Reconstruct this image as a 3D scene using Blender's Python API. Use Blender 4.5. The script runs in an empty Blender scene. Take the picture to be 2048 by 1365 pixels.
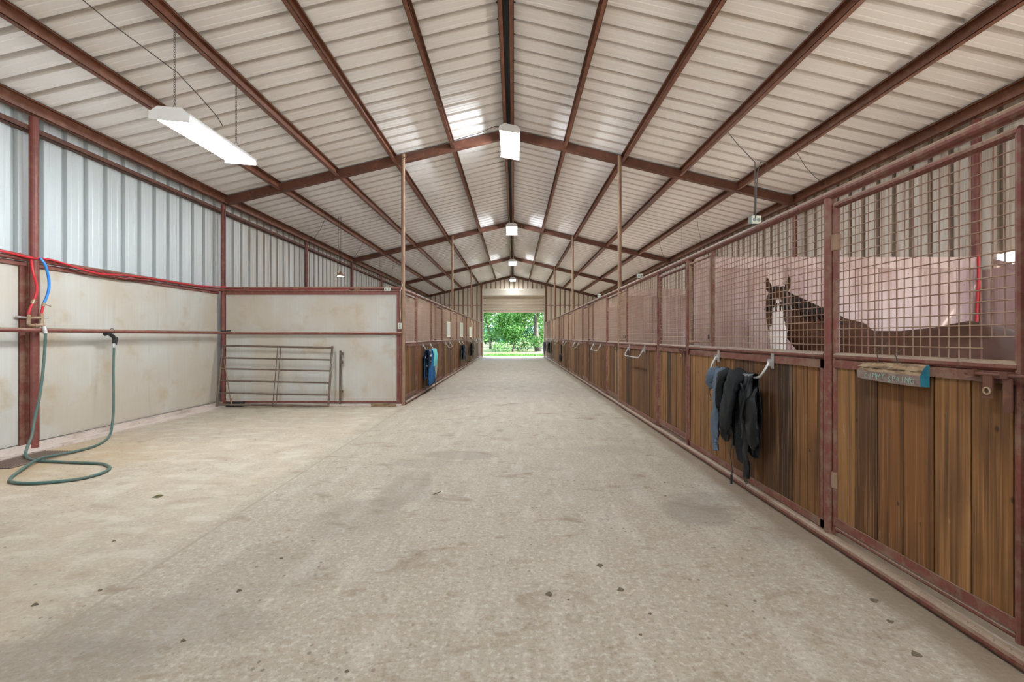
import bpy, bmesh, math, random
from math import sin, cos, pi, radians
from mathutils import Vector, Matrix
random.seed(7)
S = bpy.context.scene
COL = S.collection

# ---------------------------------------------------------------- camera, sky, sun, exposure
CAMH = 1.33
cam_d = bpy.data.cameras.new('camera'); cam = bpy.data.objects.new('camera', cam_d); COL.objects.link(cam)
cam.location = (0, 0, CAMH); cam.rotation_euler = (radians(90), 0, 0)
cam_d.sensor_width = 36; cam_d.lens = 36 * 950 / 2048
cam_d.shift_x = -4 / 2048; cam_d.shift_y = -8.5 / 2048
cam_d.clip_end = 400; cam_d.clip_start = 0.05
S.camera = cam
W = bpy.data.worlds.new('sky'); S.world = W; W.use_nodes = True
nt = W.node_tree
bg = nt.nodes['Background']
bg.inputs[0].default_value = (0.72, 0.86, 1.0, 1); bg.inputs[1].default_value = 4.6
sun_d = bpy.data.lights.new('sun', 'SUN'); sun = bpy.data.objects.new('sun', sun_d); COL.objects.link(sun)
sun_d.energy = 20.0; sun_d.angle = radians(2); sun_d.color = (1.0, 0.95, 0.85)
sun.location = (0, 10, 30); sun.rotation_euler = (radians(7), radians(38), 0)
S.view_settings.view_transform = 'Standard'; S.view_settings.look = 'None'
S.view_settings.exposure = 0.82; S.view_settings.gamma = 1.0; S.view_settings.use_curve_mapping = False
LAMP = 106.0

# ---------------------------------------------------------------- measurements
R, L = 2.05, -2.15                    # stall fronts
XL, XR = -5.72, 5.55                  # side walls
XC = -0.10                            # ridge
YF, YN = 31.3, -9.0                   # far and near end
COLS = [1.862, 5.555, 9.25, 12.95, 16.62, 20.29, 23.96, 27.63, 31.2]
HOFF = 1.16                           # hinge post after each column
SL = 0.238
ORD = ['first', 'second', 'third', 'fourth', 'fifth', 'sixth', 'seventh', 'eighth', 'ninth', 'tenth']
def roof(x): return 5.42 - SL * abs(x - XC)

# ---------------------------------------------------------------- materials
def mat(name, base, rough=.6, metal=0.0, layers=(), bump=0, bscale=(30, 30, 30), tint=None, emit=None, spec=None, custom=None, rnd=0, coord='P'):
    m = bpy.data.materials.new(name); m.use_nodes = True
    n = m.node_tree.nodes; l = m.node_tree.links; b = n['Principled BSDF']
    b.inputs['Roughness'].default_value = rough; b.inputs['Metallic'].default_value = metal
    if spec is not None: b.inputs['Specular IOR Level'].default_value = spec
    geo = n.new('ShaderNodeNewGeometry'); tc = n.new('ShaderNodeTexCoord')
    P = geo.outputs['Position'] if coord == 'P' else tc.outputs['Object']
    rgb = n.new('ShaderNodeRGB'); rgb.outputs[0].default_value = (*base, 1); cur = rgb.outputs[0]
    def mixc(a, col, fac, mode='MIX'):
        mx = n.new('ShaderNodeMix'); mx.data_type = 'RGBA'; mx.blend_type = mode
        if hasattr(fac, 'links'): l.new(fac, mx.inputs[0])
        else: mx.inputs[0].default_value = fac
        l.new(a, mx.inputs[6])
        if hasattr(col, 'links'): l.new(col, mx.inputs[7])
        else: mx.inputs[7].default_value = (*col, 1)
        return mx.outputs[2]
    def math_(op, a, c=None, d=None, clamp=False):
        mm = n.new('ShaderNodeMath'); mm.operation = op; mm.use_clamp = clamp
        for i, v in enumerate((a, c, d)):
            if v is None: continue
            if hasattr(v, 'links'): l.new(v, mm.inputs[i])
            else: mm.inputs[i].default_value = v
        return mm.outputs[0]
    def vec(sc, off=None):
        mp = n.new('ShaderNodeMapping'); mp.inputs['Scale'].default_value = sc
        if off is not None and hasattr(off, 'links'): l.new(off, mp.inputs['Location'])
        elif off is not None: mp.inputs['Location'].default_value = off
        l.new(P, mp.inputs[0]); return mp.outputs[0]
    toff = None
    if tint:
        at = n.new('ShaderNodeAttribute'); at.attribute_name = 'tint'
        t = at.outputs['Fac']
        if rnd:
            oi = n.new('ShaderNodeObjectInfo')
            t = math_('FRACT', math_('ADD', t, math_('MULTIPLY', oi.outputs['Random'], rnd)))
        cr = n.new('ShaderNodeValToRGB'); l.new(t, cr.inputs[0]); cr.color_ramp.interpolation = 'LINEAR'
        e = cr.color_ramp.elements
        e[0].position = 0; e[0].color = (*tint[0], 1); e[1].position = 1; e[1].color = (*tint[-1], 1)
        for i, c in enumerate(tint[1:-1]):
            el = e.new((i + 1) / (len(tint) - 1)); el.color = (*c, 1)
        cur = cr.outputs[0]
        cx = n.new('ShaderNodeCombineXYZ'); tm = math_('MULTIPLY', at.outputs['Fac'], 37.0)
        for i in range(3): l.new(tm, cx.inputs[i])
        toff = cx.outputs[0]
    for ly in layers:
        if ly.get('vor'):
            tx = n.new('ShaderNodeTexVoronoi'); l.new(vec(ly['sc'], toff), tx.inputs['Vector']); tx.inputs['Scale'].default_value = 1
            src = tx.outputs['Distance']
        elif 'up' in ly:
            sx = n.new('ShaderNodeSeparateXYZ'); l.new(geo.outputs['Normal'], sx.inputs[0])
            tx = n.new('ShaderNodeTexNoise'); l.new(vec(ly['sc']), tx.inputs['Vector']); tx.inputs['Scale'].default_value = 1
            tx.inputs['Detail'].default_value = 5
            src = math_('ADD', math_('MULTIPLY', sx.outputs[2], ly['up']), tx.outputs[0])
        else:
            tx = n.new('ShaderNodeTexNoise'); l.new(vec(ly['sc'], toff), tx.inputs['Vector']); tx.inputs['Scale'].default_value = 1
            tx.inputs['Detail'].default_value = ly.get('det', 6); tx.inputs['Roughness'].default_value = ly.get('ro', .55)
            tx.inputs['Distortion'].default_value = ly.get('dist', 0)
            src = tx.outputs[0]
        mr = n.new('ShaderNodeMapRange'); l.new(src, mr.inputs[0]); mr.clamp = True
        mr.inputs[1].default_value = ly['lo']; mr.inputs[2].default_value = ly['hi']
        mr.inputs[3].default_value = 0; mr.inputs[4].default_value = ly.get('amt', 1)
        f = mr.outputs[0]
        if 'axis' in ly:      # only where a coordinate lies inside a range (a stained region of the surface)
            ax, a0, a1 = ly['axis']
            sx = n.new('ShaderNodeSeparateXYZ'); l.new(P, sx.inputs[0])
            m2 = n.new('ShaderNodeMapRange'); l.new(sx.outputs[ax], m2.inputs[0]); m2.clamp = True
            m2.inputs[1].default_value = a0; m2.inputs[2].default_value = a1
            f = math_('MULTIPLY', f, m2.outputs[0])
        cur = mixc(cur, ly['col'], f, ly.get('mode', 'MIX'))
    if custom: cur = custom(n, l, P, geo, cur, mixc, math_, vec)
    l.new(cur, b.inputs['Base Color'])
    if bump:
        tx = n.new('ShaderNodeTexNoise'); l.new(vec(bscale, toff), tx.inputs['Vector']); tx.inputs['Scale'].default_value = 1
        tx.inputs['Detail'].default_value = 6
        bp = n.new('ShaderNodeBump'); bp.inputs['Strength'].default_value = bump; bp.inputs['Distance'].default_value = .01
        l.new(tx.outputs[0], bp.inputs['Height']); l.new(bp.outputs[0], b.inputs['Normal'])
    if emit:
        b.inputs['Emission Color'].default_value = (*emit[0], 1); b.inputs['Emission Strength'].default_value = emit[1]
    return m

def floor_custom(n, l, P, geo, cur, mixc, math_, vec):
    s = n.new('ShaderNodeSeparateXYZ'); l.new(P, s.inputs[0]); X, Y = s.outputs[0], s.outputs[1]
    def rng(v, a, b2, c=0, d=1):
        m = n.new('ShaderNodeMapRange'); m.clamp = True; l.new(v, m.inputs[0])
        for i, q in enumerate((a, b2, c, d)): m.inputs[i + 1].default_value = q
        return m.outputs[0]
    def noise(sc, det=6, ro=.55, dist=0):
        t = n.new('ShaderNodeTexNoise'); l.new(vec(sc), t.inputs['Vector']); t.inputs['Scale'].default_value = 1
        t.inputs['Detail'].default_value = det; t.inputs['Roughness'].default_value = ro; t.inputs['Distortion'].default_value = dist
        return t.outputs[0]
    # wash bay slab: tanner concrete
    wash = rng(X, -2.05, -2.3)
    cur = mixc(cur, (.44, .36, .26), math_('MULTIPLY', wash, rng(noise((.9, .9, 1)), .3, .7, .15, .7)))
    cur = mixc(cur, (.54, .50, .43), math_('MULTIPLY', wash, rng(noise((3, 5, 1)), .5, .7, 0, .5)))
    # rusty tan water stain by the drain
    dx = math_('ADD', X, 5.1); dy = math_('SUBTRACT', Y, 5.0)
    d = math_('SQRT', math_('ADD', math_('MULTIPLY', dx, dx), math_('MULTIPLY', math_('MULTIPLY', dy, dy), .6)))
    cur = mixc(cur, (.38, .24, .11), math_('MULTIPLY', rng(d, 1.5, .2), rng(noise((2, 2, 1)), .3, .7, .1, .8)))
    # browner strip along the right stall row, dirt along the left one
    edge = math_('MULTIPLY', rng(math_('ADD', X, math_('MULTIPLY', noise((5, 2, 1)), .12)), 1.84, 1.95), rng(noise((6, 2.5, 1)), .15, .5, .5, 1))
    cur = mixc(cur, (.185, .13, .08), math_('MULTIPLY', edge, .8))
    edge2 = math_('MULTIPLY', math_('MULTIPLY', rng(X, -1.85, -2.08), rng(Y, 9, 9.3)), rng(noise((3, 1.2, 1)), .25, .6))
    cur = mixc(cur, (.28, .21, .14), math_('MULTIPLY', edge2, .7))
    cur = mixc(cur, (.24, .20, .14), math_('MULTIPLY', math_('MULTIPLY', rng(Y, 8.7, 9.1), rng(X, -2.0, -2.2)), rng(noise((4, 4, 1)), .42, .6)))
    # damp grey patches with soft outlines
    for (cx, cy, rx, ry, a) in ((1.40, 3.58, .27, .30, .55), (1.62, 3.95, .35, .12, .3), (1.75, 3.2, .2, .2, .25), (-.62, 5.35, .45, .22, .42), (-.95, 5.0, .35, .2, .3), (-.93, 4.2, .22, .55, .38), (-1.15, 3.5, .35, .42, .30),
                                (-1.4, 2.7, .4, .35, .22), (-1.65, 2.2, .55, .22, .40), (-1.9, 1.95, .5, .15, .45), (1.2, 5.6, .5, .2, .2)):
        ax = math_('DIVIDE', math_('SUBTRACT', X, cx), rx); ay = math_('DIVIDE', math_('SUBTRACT', Y, cy), ry)
        dd = math_('SQRT', math_('ADD', math_('MULTIPLY', ax, ax), math_('MULTIPLY', ay, ay)))
        dd = math_('ADD', dd, math_('MULTIPLY', noise((2.2, 2.2, 1), 4, .6, .5), 1.1))
        cur = mixc(cur, (.20, .165, .13), rng(dd, 1.66, 1.32, 0, a))
    # hoof print rings and spots
    v = n.new('ShaderNodeTexVoronoi'); l.new(vec((2.6, 2.6, 1)), v.inputs['Vector']); v.inputs['Scale'].default_value = 1
    r2 = math_('ADD', v.outputs['Distance'], math_('MULTIPLY', noise((9, 9, 1)), .1))
    ring = math_('MULTIPLY', rng(r2, .19, .155), rng(r2, .10, .14, .35, 1))
    cell = n.new('ShaderNodeSeparateXYZ'); l.new(v.outputs['Color'], cell.inputs[0])
    cur = mixc(cur, (.24, .19, .13), math_('MULTIPLY', math_('MULTIPLY', ring, rng(cell.outputs[0], .55, .6)), math_('MULTIPLY', rng(noise((22, 30, 1)), .4, .55), .75)))
    # fine dark specks
    v2 = n.new('ShaderNodeTexVoronoi'); l.new(vec((26, 20, 1)), v2.inputs['Vector']); v2.inputs['Scale'].default_value = 1
    c2 = n.new('ShaderNodeSeparateXYZ'); l.new(v2.outputs['Color'], c2.inputs[0])
    cur = mixc(cur, (.13, .10, .07), math_('MULTIPLY', math_('MULTIPLY', rng(v2.outputs['Distance'], .26, .16), rng(c2.outputs[1], .80, .82)), rng(noise((1.3, 1.3, 1)), .42, .62, .1, .9)))
    # joints between the slabs
    j1 = rng(math_('ABSOLUTE', math_('ADD', X, 2.07)), .016, .006)
    cur = mixc(cur, (.26, .21, .15), math_('MULTIPLY', j1, .6))
    return cur

M = {}
M['concrete'] = mat('concrete', (.345, .288, .222), .72, bump=.5, bscale=(45, 45, 45), custom=floor_custom, layers=[
    dict(sc=(.35, .25, 1), col=(.35, .29, .225), lo=.40, hi=.68, amt=.55),
    dict(sc=(1.6, 3.2, 1), col=(.32, .265, .205), lo=.48, hi=.72, amt=.6, dist=.6),
    dict(sc=(7, 1.6, 1), col=(.50, .45, .385), lo=.5, hi=.72, amt=.5),
    dict(sc=(2.5, 4.5, 1), col=(.31, .24, .165), lo=.50, hi=.70, amt=.6, det=8, ro=.65),
    dict(sc=(48, 48, 1), col=(.13, .105, .08), lo=.50, hi=.68, amt=.6, ro=.75),
    dict(sc=(33, 33, 1), col=(.56, .52, .46), lo=.50, hi=.66, amt=.6, ro=.75),
    dict(sc=(7, 10, 1), col=(.20, .135, .08), lo=.60, hi=.70, amt=.6, det=8),
    dict(sc=(2.2, 3.4, 1), col=(.19, .13, .08), lo=.58, hi=.70, amt=.7, det=8, dist=1)])
M['roof_sheet'] = mat('white_roof_sheet', (.91, .89, .885), .7, spec=.12, layers=[
    dict(sc=(.8, .5, 1), col=(.84, .81, .80), lo=.4, hi=.7, amt=.4),
    dict(sc=(1.5, 14, 1), col=(.66, .56, .48), lo=.64, hi=.76, amt=.25),
    dict(sc=(14, 9, 9), col=(.22, .14, .10), lo=.76, hi=.80, amt=.8)])
M['roof_rib'] = mat('shaded_dusty_roof_rib', (.74, .70, .675), .6, layers=[  # darker base paints recess shade into the ribs, brown layers are dust
    dict(sc=(1.2, 3, 1), col=(.62, .55, .48), lo=.45, hi=.65, amt=.6), dict(sc=(9, 9, 9), col=(.30, .22, .16), lo=.68, hi=.74, amt=.6)])
M['siding_rib'] = mat('shaded_grimy_siding_rib', (.40, .43, .43), .5, layers=[  # grey base is painted groove shade, brown layer is dirt toward the far end
    dict(sc=(9, 9, .8), col=(.30, .21, .14), lo=.3, hi=.6, amt=.85, axis=(1, 8.6, 11))])
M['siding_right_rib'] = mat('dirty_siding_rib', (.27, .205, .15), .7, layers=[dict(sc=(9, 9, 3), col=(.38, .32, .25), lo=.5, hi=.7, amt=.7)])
M['siding'] = mat('metal_siding', (0.5386, 0.576, 0.5834), .35, layers=[
    dict(sc=(5, 5, .35), col=(0.4488, 0.4862, 0.4937), lo=.4, hi=.7, amt=.5),
    dict(sc=(9, 9, .5), col=(0.4638, 0.374, 0.2842), lo=.25, hi=.7, amt=.8, axis=(1, 8.2, 10.5)),
    dict(sc=(11, 11, .8), col=(0.2468, 0.1571, 0.09724), lo=.52, hi=.74, amt=.7, axis=(1, 8.6, 12)),
    dict(sc=(40, 40, 25), col=(0.1122, 0.0748, 0.05984), lo=.73, hi=.77, amt=.8)])
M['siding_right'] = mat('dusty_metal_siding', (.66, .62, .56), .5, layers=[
    dict(sc=(9, 9, .5), col=(.52, .43, .33), lo=.35, hi=.7, amt=.8),
    dict(sc=(11, 14, .8), col=(.30, .20, .13), lo=.52, hi=.7, amt=.75),
    dict(sc=(50, 50, 30), col=(.16, .11, .08), lo=.68, hi=.74, amt=.8)])
M['siding_end'] = mat('beige_end_siding', (0.7293, 0.6188, 0.4862), .5, layers=[
    dict(sc=(5, 5, .5), col=(0.5746, 0.4641, 0.3426), lo=.4, hi=.7, amt=.6)])
M['wash_panel'] = mat('wash_bay_board', (0.492, 0.4715, 0.4264), .5, layers=[
    dict(sc=(60, 60, .8), col=(0.5576, 0.5412, 0.492), lo=.45, hi=.7, amt=.5),
    dict(sc=(1.1, 1.1, .8), col=(0.451, 0.3772, 0.287), lo=.40, hi=.60, amt=.75),
    dict(sc=(2.5, 2.5, 2.5), col=(0.41, 0.3116, 0.1968), lo=.55, hi=.70, amt=.7),
    dict(sc=(12, 12, 1.2), col=(0.369, 0.3116, 0.246), lo=.62, hi=.75, amt=.4),
    dict(sc=(35, 35, 30), col=(0.1476, 0.1148, 0.0902), lo=.76, hi=.79, amt=.8)])
M['kerb'] = mat('pale_kerb', (.56, .47, .41), .8, bump=.4, layers=[
    dict(sc=(6, 3, 6), col=(.33, .25, .20), lo=.48, hi=.7, amt=.8),
    dict(sc=(20, 14, 20), col=(.16, .12, .10), lo=.62, hi=.7, amt=.8)])
DUST = (.24, .17, .11)
M['red_steel'] = mat('red_oxide_steel', (0.1872, 0.0468, 0.03456), .5, layers=[
    dict(sc=(8, 8, 3), col=(0.1224, 0.036, 0.0288), lo=.4, hi=.7, amt=.7),
    dict(sc=(16, 16, 10), col=(0.216, 0.1152, 0.072), lo=.54, hi=.72, amt=.6),
    dict(sc=(11, 7, 11), up=.55, col=DUST, lo=.52, hi=.95, amt=.75)], bump=.15)
M['brown_steel'] = mat('rust_brown_steel', (.215, .080, .043), .5, layers=[
    dict(sc=(5, 1.4, 5), col=(.13, .045, .026), lo=.4, hi=.7, amt=.8),
    dict(sc=(9, 9, 9), col=(.33, .165, .095), lo=.5, hi=.72, amt=.6),
    dict(sc=(30, 30, 30), col=(.07, .035, .025), lo=.64, hi=.72, amt=.5)])
M['dark_steel'] = mat('dark_rust_steel', (.125, .042, .022), .6, layers=[
    dict(sc=(4, 4, 4), col=(.070, .025, .016), lo=.4, hi=.7, amt=.8),
    dict(sc=(9, 9, 9), col=(.22, .095, .045), lo=.55, hi=.72, amt=.6)])
M['tan_steel'] = mat('dusty_tan_steel', (0.2376, 0.144, 0.0864), .7, layers=[
    dict(sc=(6, 6, 2), col=(0.1728, 0.0792, 0.054), lo=.45, hi=.65, amt=.8),
    dict(sc=(25, 25, 15), col=(0.288, 0.2016, 0.1296), lo=.5, hi=.7, amt=.6)])
M['stall_steel'] = mat('stall_frame_steel', (.165, .042, .029), .55, layers=[
    dict(sc=(7, 7, 4), col=(.115, .034, .026), lo=.4, hi=.68, amt=.6),
    dict(sc=(11, 7, 11), up=.6, col=DUST, lo=.45, hi=.85, amt=.9),
    dict(sc=(28, 28, 20), col=(.20, .12, .075), lo=.52, hi=.66, amt=.7),
    dict(sc=(60, 60, 60), col=(.05, .025, .018), lo=.60, hi=.68, amt=.6)], bump=.2)
M['wire'] = mat('rusty_mesh_wire', (.21, .10, .07), .7, layers=[
    dict(sc=(6, 6, 6), col=(.28, .18, .12), lo=.4, hi=.6, amt=.8),
    dict(sc=(.8, .8, .8), col=(.44, .30, .20), lo=.0, hi=.4, amt=.9, axis=(1, 3.2, 9)),
    dict(sc=(4, 4, 4), up=.5, col=(.40, .29, .19), lo=.6, hi=1.0, amt=.7)])
M['wood'] = mat('stained_plank', (0.224, 0.112, 0.056), .72, spec=.25, coord='P', tint=[(0.168, 0.06944, 0.0224), (0.252, 0.1176, 0.03808), (0.0952, 0.04032, 0.01568), (0.2128, 0.09184, 0.02912), (0.2912, 0.1512, 0.056), (0.1344, 0.05824, 0.0224), (0.0336, 0.02016, 0.01344), (0.196, 0.08288, 0.02688)], rnd=1.0, layers=[
    dict(sc=(26, 26, .8), col=(0.056, 0.0224, 0.00896), lo=.44, hi=.66, amt=.75, det=8, dist=.4),
    dict(sc=(100, 100, 1.4), col=(0.3808, 0.2016, 0.084), lo=.53, hi=.68, amt=.55),
    dict(sc=(60, 60, 1.0), col=(0.0392, 0.01792, 0.00896), lo=.55, hi=.70, amt=.6),
    dict(sc=(7, 7, 5), vor=True, col=(0.0392, 0.01792, 0.00896), lo=.09, hi=.04, amt=.85),
    dict(sc=(13, 13, 4.0), col=(0.3808, 0.2688, 0.1792), lo=.69, hi=.75, amt=.5),
    dict(sc=(1.6, 1.6, 1.1), col=(0.0392, 0.01904, 0.01008), lo=.50, hi=.74, amt=.6)], bump=.35, bscale=(60, 60, 2))
M['wood_near'] = mat('stained_plank_boards', (0.224, 0.112, 0.056), .72, spec=.25, coord='P', tint=[(0.168, 0.06944, 0.0224), (0.252, 0.1176, 0.03808), (0.0952, 0.04032, 0.01568), (0.2128, 0.09184, 0.02912), (0.2912, 0.1512, 0.056), (0.1344, 0.05824, 0.0224), (0.0336, 0.02016, 0.01344), (0.196, 0.08288, 0.02688)], rnd=0, layers=[
    dict(sc=(26, 26, .8), col=(0.056, 0.0224, 0.00896), lo=.44, hi=.66, amt=.75, det=8, dist=.4),
    dict(sc=(100, 100, 1.4), col=(0.3808, 0.2016, 0.084), lo=.53, hi=.68, amt=.55),
    dict(sc=(60, 60, 1.0), col=(0.0392, 0.01792, 0.00896), lo=.55, hi=.70, amt=.6),
    dict(sc=(7, 7, 5), vor=True, col=(0.0392, 0.01792, 0.00896), lo=.09, hi=.04, amt=.85),
    dict(sc=(13, 13, 4.0), col=(0.3808, 0.2688, 0.1792), lo=.69, hi=.75, amt=.5),
    dict(sc=(1.6, 1.6, 1.1), col=(0.0392, 0.01904, 0.01008), lo=.50, hi=.74, amt=.6)], bump=.35, bscale=(60, 60, 2))
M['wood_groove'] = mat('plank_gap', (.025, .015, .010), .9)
M['pale_wood'] = mat('chalky_pink_wood', (.5, .4, .4), .7, tint=[(.47, .34, .32), (.56, .43, .40), (.37, .26, .25), (.52, .38, .34), (.42, .31, .33)], layers=[
    dict(sc=(20, 20, .7), col=(.26, .155, .14), lo=.45, hi=.72, amt=.6, det=8),
    dict(sc=(80, 80, 1.5), col=(.65, .55, .54), lo=.5, hi=.72, amt=.5),
    dict(sc=(2.2, 2.2, .8), col=(.25, .13, .105), lo=.47, hi=.68, amt=.7),
    dict(sc=(8, 8, 7), vor=True, col=(.06, .04, .035), lo=.06, hi=.03, amt=.8)])
M['galv'] = mat('galvanised_metal', (.48, .47, .45), .4, .6, layers=[dict(sc=(14, 14, 14), col=(.34, .26, .19), lo=.5, hi=.7, amt=.6)])
M['gate_steel'] = mat('weathered_gate_pipe', (0.1015, 0.0665, 0.049), .65, layers=[dict(sc=(8, 8, 8), col=(0.182, 0.126, 0.084), lo=.45, hi=.65, amt=.7)])
M['white_housing'] = mat('white_lamp_housing', (.74, .74, .74), .35)
M['lamp_lens'] = mat('glowing_lamp_lens', (.9, .9, .9), .4, emit=((.87, .945, 1.0), LAMP))
M['lamp_lens_dim'] = mat('faint_lamp_lens', (.9, .9, .9), .4, emit=((.87, .945, 1.0), LAMP * .16))
M['lamp_lens_mid'] = mat('half_bright_lamp_lens', (.9, .9, .9), .4, emit=((.87, .945, 1.0), LAMP * .46))
M['bulb'] = mat('pendant_bulb', (.9, .9, .9), .4, emit=((1.0, .96, .88), 6))
M['chain'] = mat('dark_chain', (.09, .08, .07), .5, .6)
M['cable'] = mat('dark_wire', (.07, .06, .055), .6)
M['tan_cable'] = mat('tan_cable', (.50, .44, .33), .6)
M['red_pipe'] = mat('red_tubing', (.52, .02, .03), .35)
M['dull_red_pipe'] = mat('dull_red_tubing', (.26, .035, .03), .5, layers=[dict(sc=(9, 9, 9), col=DUST, lo=.5, hi=.7, amt=.6)])
M['blue_pipe'] = mat('blue_tubing', (.02, .20, .58), .35)
M['brass'] = mat('dirty_brass', (.32, .22, .13), .45, .4, layers=[dict(sc=(40, 40, 40), col=(.50, .40, .30), lo=.5, hi=.65, amt=.8)])
M['hose'] = mat('dull_green_hose', (.060, .125, .110), .5, layers=[dict(sc=(9, 9, 9), col=(.12, .135, .10), lo=.45, hi=.65, amt=.8)])
M['black'] = mat('black_plastic', (.018, .018, .018), .45, spec=.3)
M['grate'] = mat('rusted_grate', (.20, .135, .10), .7)
M['pit'] = mat('dark_pit', (.015, .012, .010), .9)
M['roller'] = mat('almond_roller_curtain', (0.7115, 0.5967, 0.459), .45)
M['roller_groove'] = mat('shaded_curtain_seam', (.22, .17, .12), .7)  # shadow lines between the curtain slats, painted as a dark backing
M['roller_box'] = mat('almond_roller_housing', (0.7233, 0.6549, 0.5376), .45)
M['jamb'] = mat('pale_jamb', (.52, .46, .38), .5)
M['box_grey'] = mat('grey_green_box', (0.18, 0.204, 0.18), .5)
M['box_pale'] = mat('pale_outlet_face', (.55, .56, .48), .5)
M['bay'] = mat('bay_coat', (0.06, 0.0225, 0.011), .55, layers=[dict(sc=(5, 5, 5), col=(0.1, 0.0425, 0.021), lo=.4, hi=.7, amt=.6), dict(sc=(120, 120, 60), col=(0.035, 0.013, 0.007), lo=.5, hi=.7, amt=.4)])
M['cloth_blue'] = mat('slate_blue_fleece', (0.0805, 0.1085, 0.1505), .95, spec=.3, layers=[dict(sc=(9, 9, 3), col=(0.133, 0.161, 0.196), lo=.45, hi=.7, amt=.8), dict(sc=(5, 5, 3), col=(0.119, 0.105, 0.091), lo=.55, hi=.75, amt=.5)], bump=.3, bscale=(120, 120, 120))
M['cloth_black'] = mat('dusty_black_cloth', (0.0054, 0.00621, 0.00729), .85, spec=.3, layers=[dict(sc=(7, 7, 3), col=(0.0162, 0.01485, 0.0135), lo=.48, hi=.75, amt=.7)], bump=.3, bscale=(90, 90, 90))
M['cloth_black2'] = mat('shiny_black_nylon', (0.0042, 0.0051, 0.006), .4, spec=.3, layers=[dict(sc=(10, 10, 5), col=(0.015, 0.015, 0.015), lo=.55, hi=.7, amt=.6)])
M['cloth_grey'] = mat('grey_blanket', (.12, .13, .15), .85, spec=.3, layers=[dict(sc=(8, 8, 8), col=(.03, .03, .035), lo=.42, hi=.55, amt=.9)])
M['cloth_olive'] = mat('olive_blanket', (.10, .085, .06), .85, spec=.3, layers=[dict(sc=(7, 7, 7), col=(.03, .02, .018), lo=.42, hi=.55, amt=.9), dict(sc=(9, 9, 9), col=(.22, .18, .13), lo=.60, hi=.66, amt=.8)])
M['cloth_red'] = mat('red_blanket', (.52, .02, .03), .8, spec=.3)
M['cloth_lilac'] = mat('slate_lilac_blanket', (.18, .17, .24), .8, spec=.3, layers=[dict(sc=(8, 8, 4), col=(.05, .05, .07), lo=.45, hi=.6, amt=.9)])
M['cloth_royal'] = mat('royal_blue_blanket', (.015, .115, .30), .75, spec=.3, layers=[dict(sc=(9, 9, 9), col=(.01, .04, .10), lo=.5, hi=.65, amt=.8)])
M['cloth_aqua'] = mat('aqua_blanket_lining', (.16, .55, .55), .75, spec=.3)
M['cloth_print'] = mat('black_and_white_print', (.012, .02, .04), .8, spec=.3, layers=[dict(sc=(14, 14, 14), col=(.75, .75, .75), lo=.60, hi=.62)])
M['cloth_tan'] = mat('grey_tan_blanket_edge', (.38, .37, .31), .8, spec=.3)
M['bark_slab'] = mat('split_weathered_wood', (0.255, 0.165, 0.09), .9, coord='O', bump=.8, bscale=(14, 14, 80), layers=[
    dict(sc=(6, 6, 60), col=(0.0975, 0.05625, 0.03), lo=.45, hi=.62, amt=.9), dict(sc=(12, 12, 40), col=(0.375, 0.2775, 0.1725), lo=.5, hi=.66, amt=.7)])
M['slab_face'] = mat('worn_slab_face', (0.2025, 0.1387, 0.1162), .85, coord='O', layers=[dict(sc=(9, 9, 60), col=(0.27, 0.2325, 0.195), lo=.45, hi=.65, amt=.7), dict(sc=(30, 30, 30), col=(0.135, 0.0825, 0.0675), lo=.55, hi=.65, amt=.7)])
M['slab_teal'] = mat('teal_painted_end', (.012, .16, .22), .6, coord='O', layers=[dict(sc=(30, 30, 30), col=(.01, .09, .14), lo=.5, hi=.65, amt=.6)])
M['chalk'] = mat('pale_green_paint', (.24, .36, .29), .8)
M['leaf_a'] = mat('tree_leaf', (0.03856, 0.1285, 0.01542), .55, tint=[(0.02056, 0.09639, 0.01285), (0.05783, 0.1799, 0.01671), (0.03213, 0.1285, 0.02056), (0.1028, 0.2314, 0.03213)])
M['leaf_b'] = mat('blue_green_leaf', (0.03802, 0.1901, 0.1014), .55, tint=[(0.01267, 0.0697, 0.04309), (0.02788, 0.1204, 0.05702), (0.01774, 0.08872, 0.05576), (0.04435, 0.1458, 0.05069)])
M['leaf_c'] = mat('yellow_green_leaf', (0.2534, 0.5069, 0.06336), .55, tint=[(0.04435, 0.1521, 0.01394), (0.1141, 0.2408, 0.03042), (0.0697, 0.1901, 0.01774), (0.1647, 0.2661, 0.05069)])
M['grass'] = mat('bright_grass_blade', (0.1224, 0.4162, 0.04896), .6, tint=[(0.02448, 0.1102, 0.01224), (0.0612, 0.1836, 0.01958), (0.03672, 0.1469, 0.01591), (0.104, 0.2081, 0.04039)])
M['ground'] = mat('meadow_ground', (0.0585, 0.1014, 0.0234), .9, layers=[dict(sc=(.35, .35, 1), col=(0.156, 0.156, 0.078), lo=.42, hi=.6), dict(sc=(3, 3, 1), col=(0.0351, 0.078, 0.01404), lo=.5, hi=.7, amt=.6)])
M['gravel'] = mat('pale_gravel', (.55, .50, .43), .9, layers=[dict(sc=(2, 2, 1), col=(.42, .37, .30), lo=.4, hi=.7, amt=.6)])
M['trunk'] = mat('grey_bark', (0.077, 0.06325, 0.05225), .9, bump=.8, bscale=(10, 10, 3), layers=[dict(sc=(8, 8, 2), col=(0.033, 0.0275, 0.022), lo=.45, hi=.62, amt=.9), dict(sc=(3, 3, 3), col=(0.121, 0.11, 0.099), lo=.5, hi=.7, amt=.6)])
M['mud'] = mat('dried_mud', (.13, .10, .065), .95)
M['leaf_dry'] = mat('crumpled_leaf', (.09, .09, .025), .9)
M['sand'] = mat('stall_bedding', (.33, .25, .17), .95, bump=.5, layers=[dict(sc=(6, 6, 1), col=(.23, .16, .10), lo=.4, hi=.65, amt=.7)])
M['hoof'] = mat('dark_hoof', (.04, .03, .025), .6)
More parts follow.
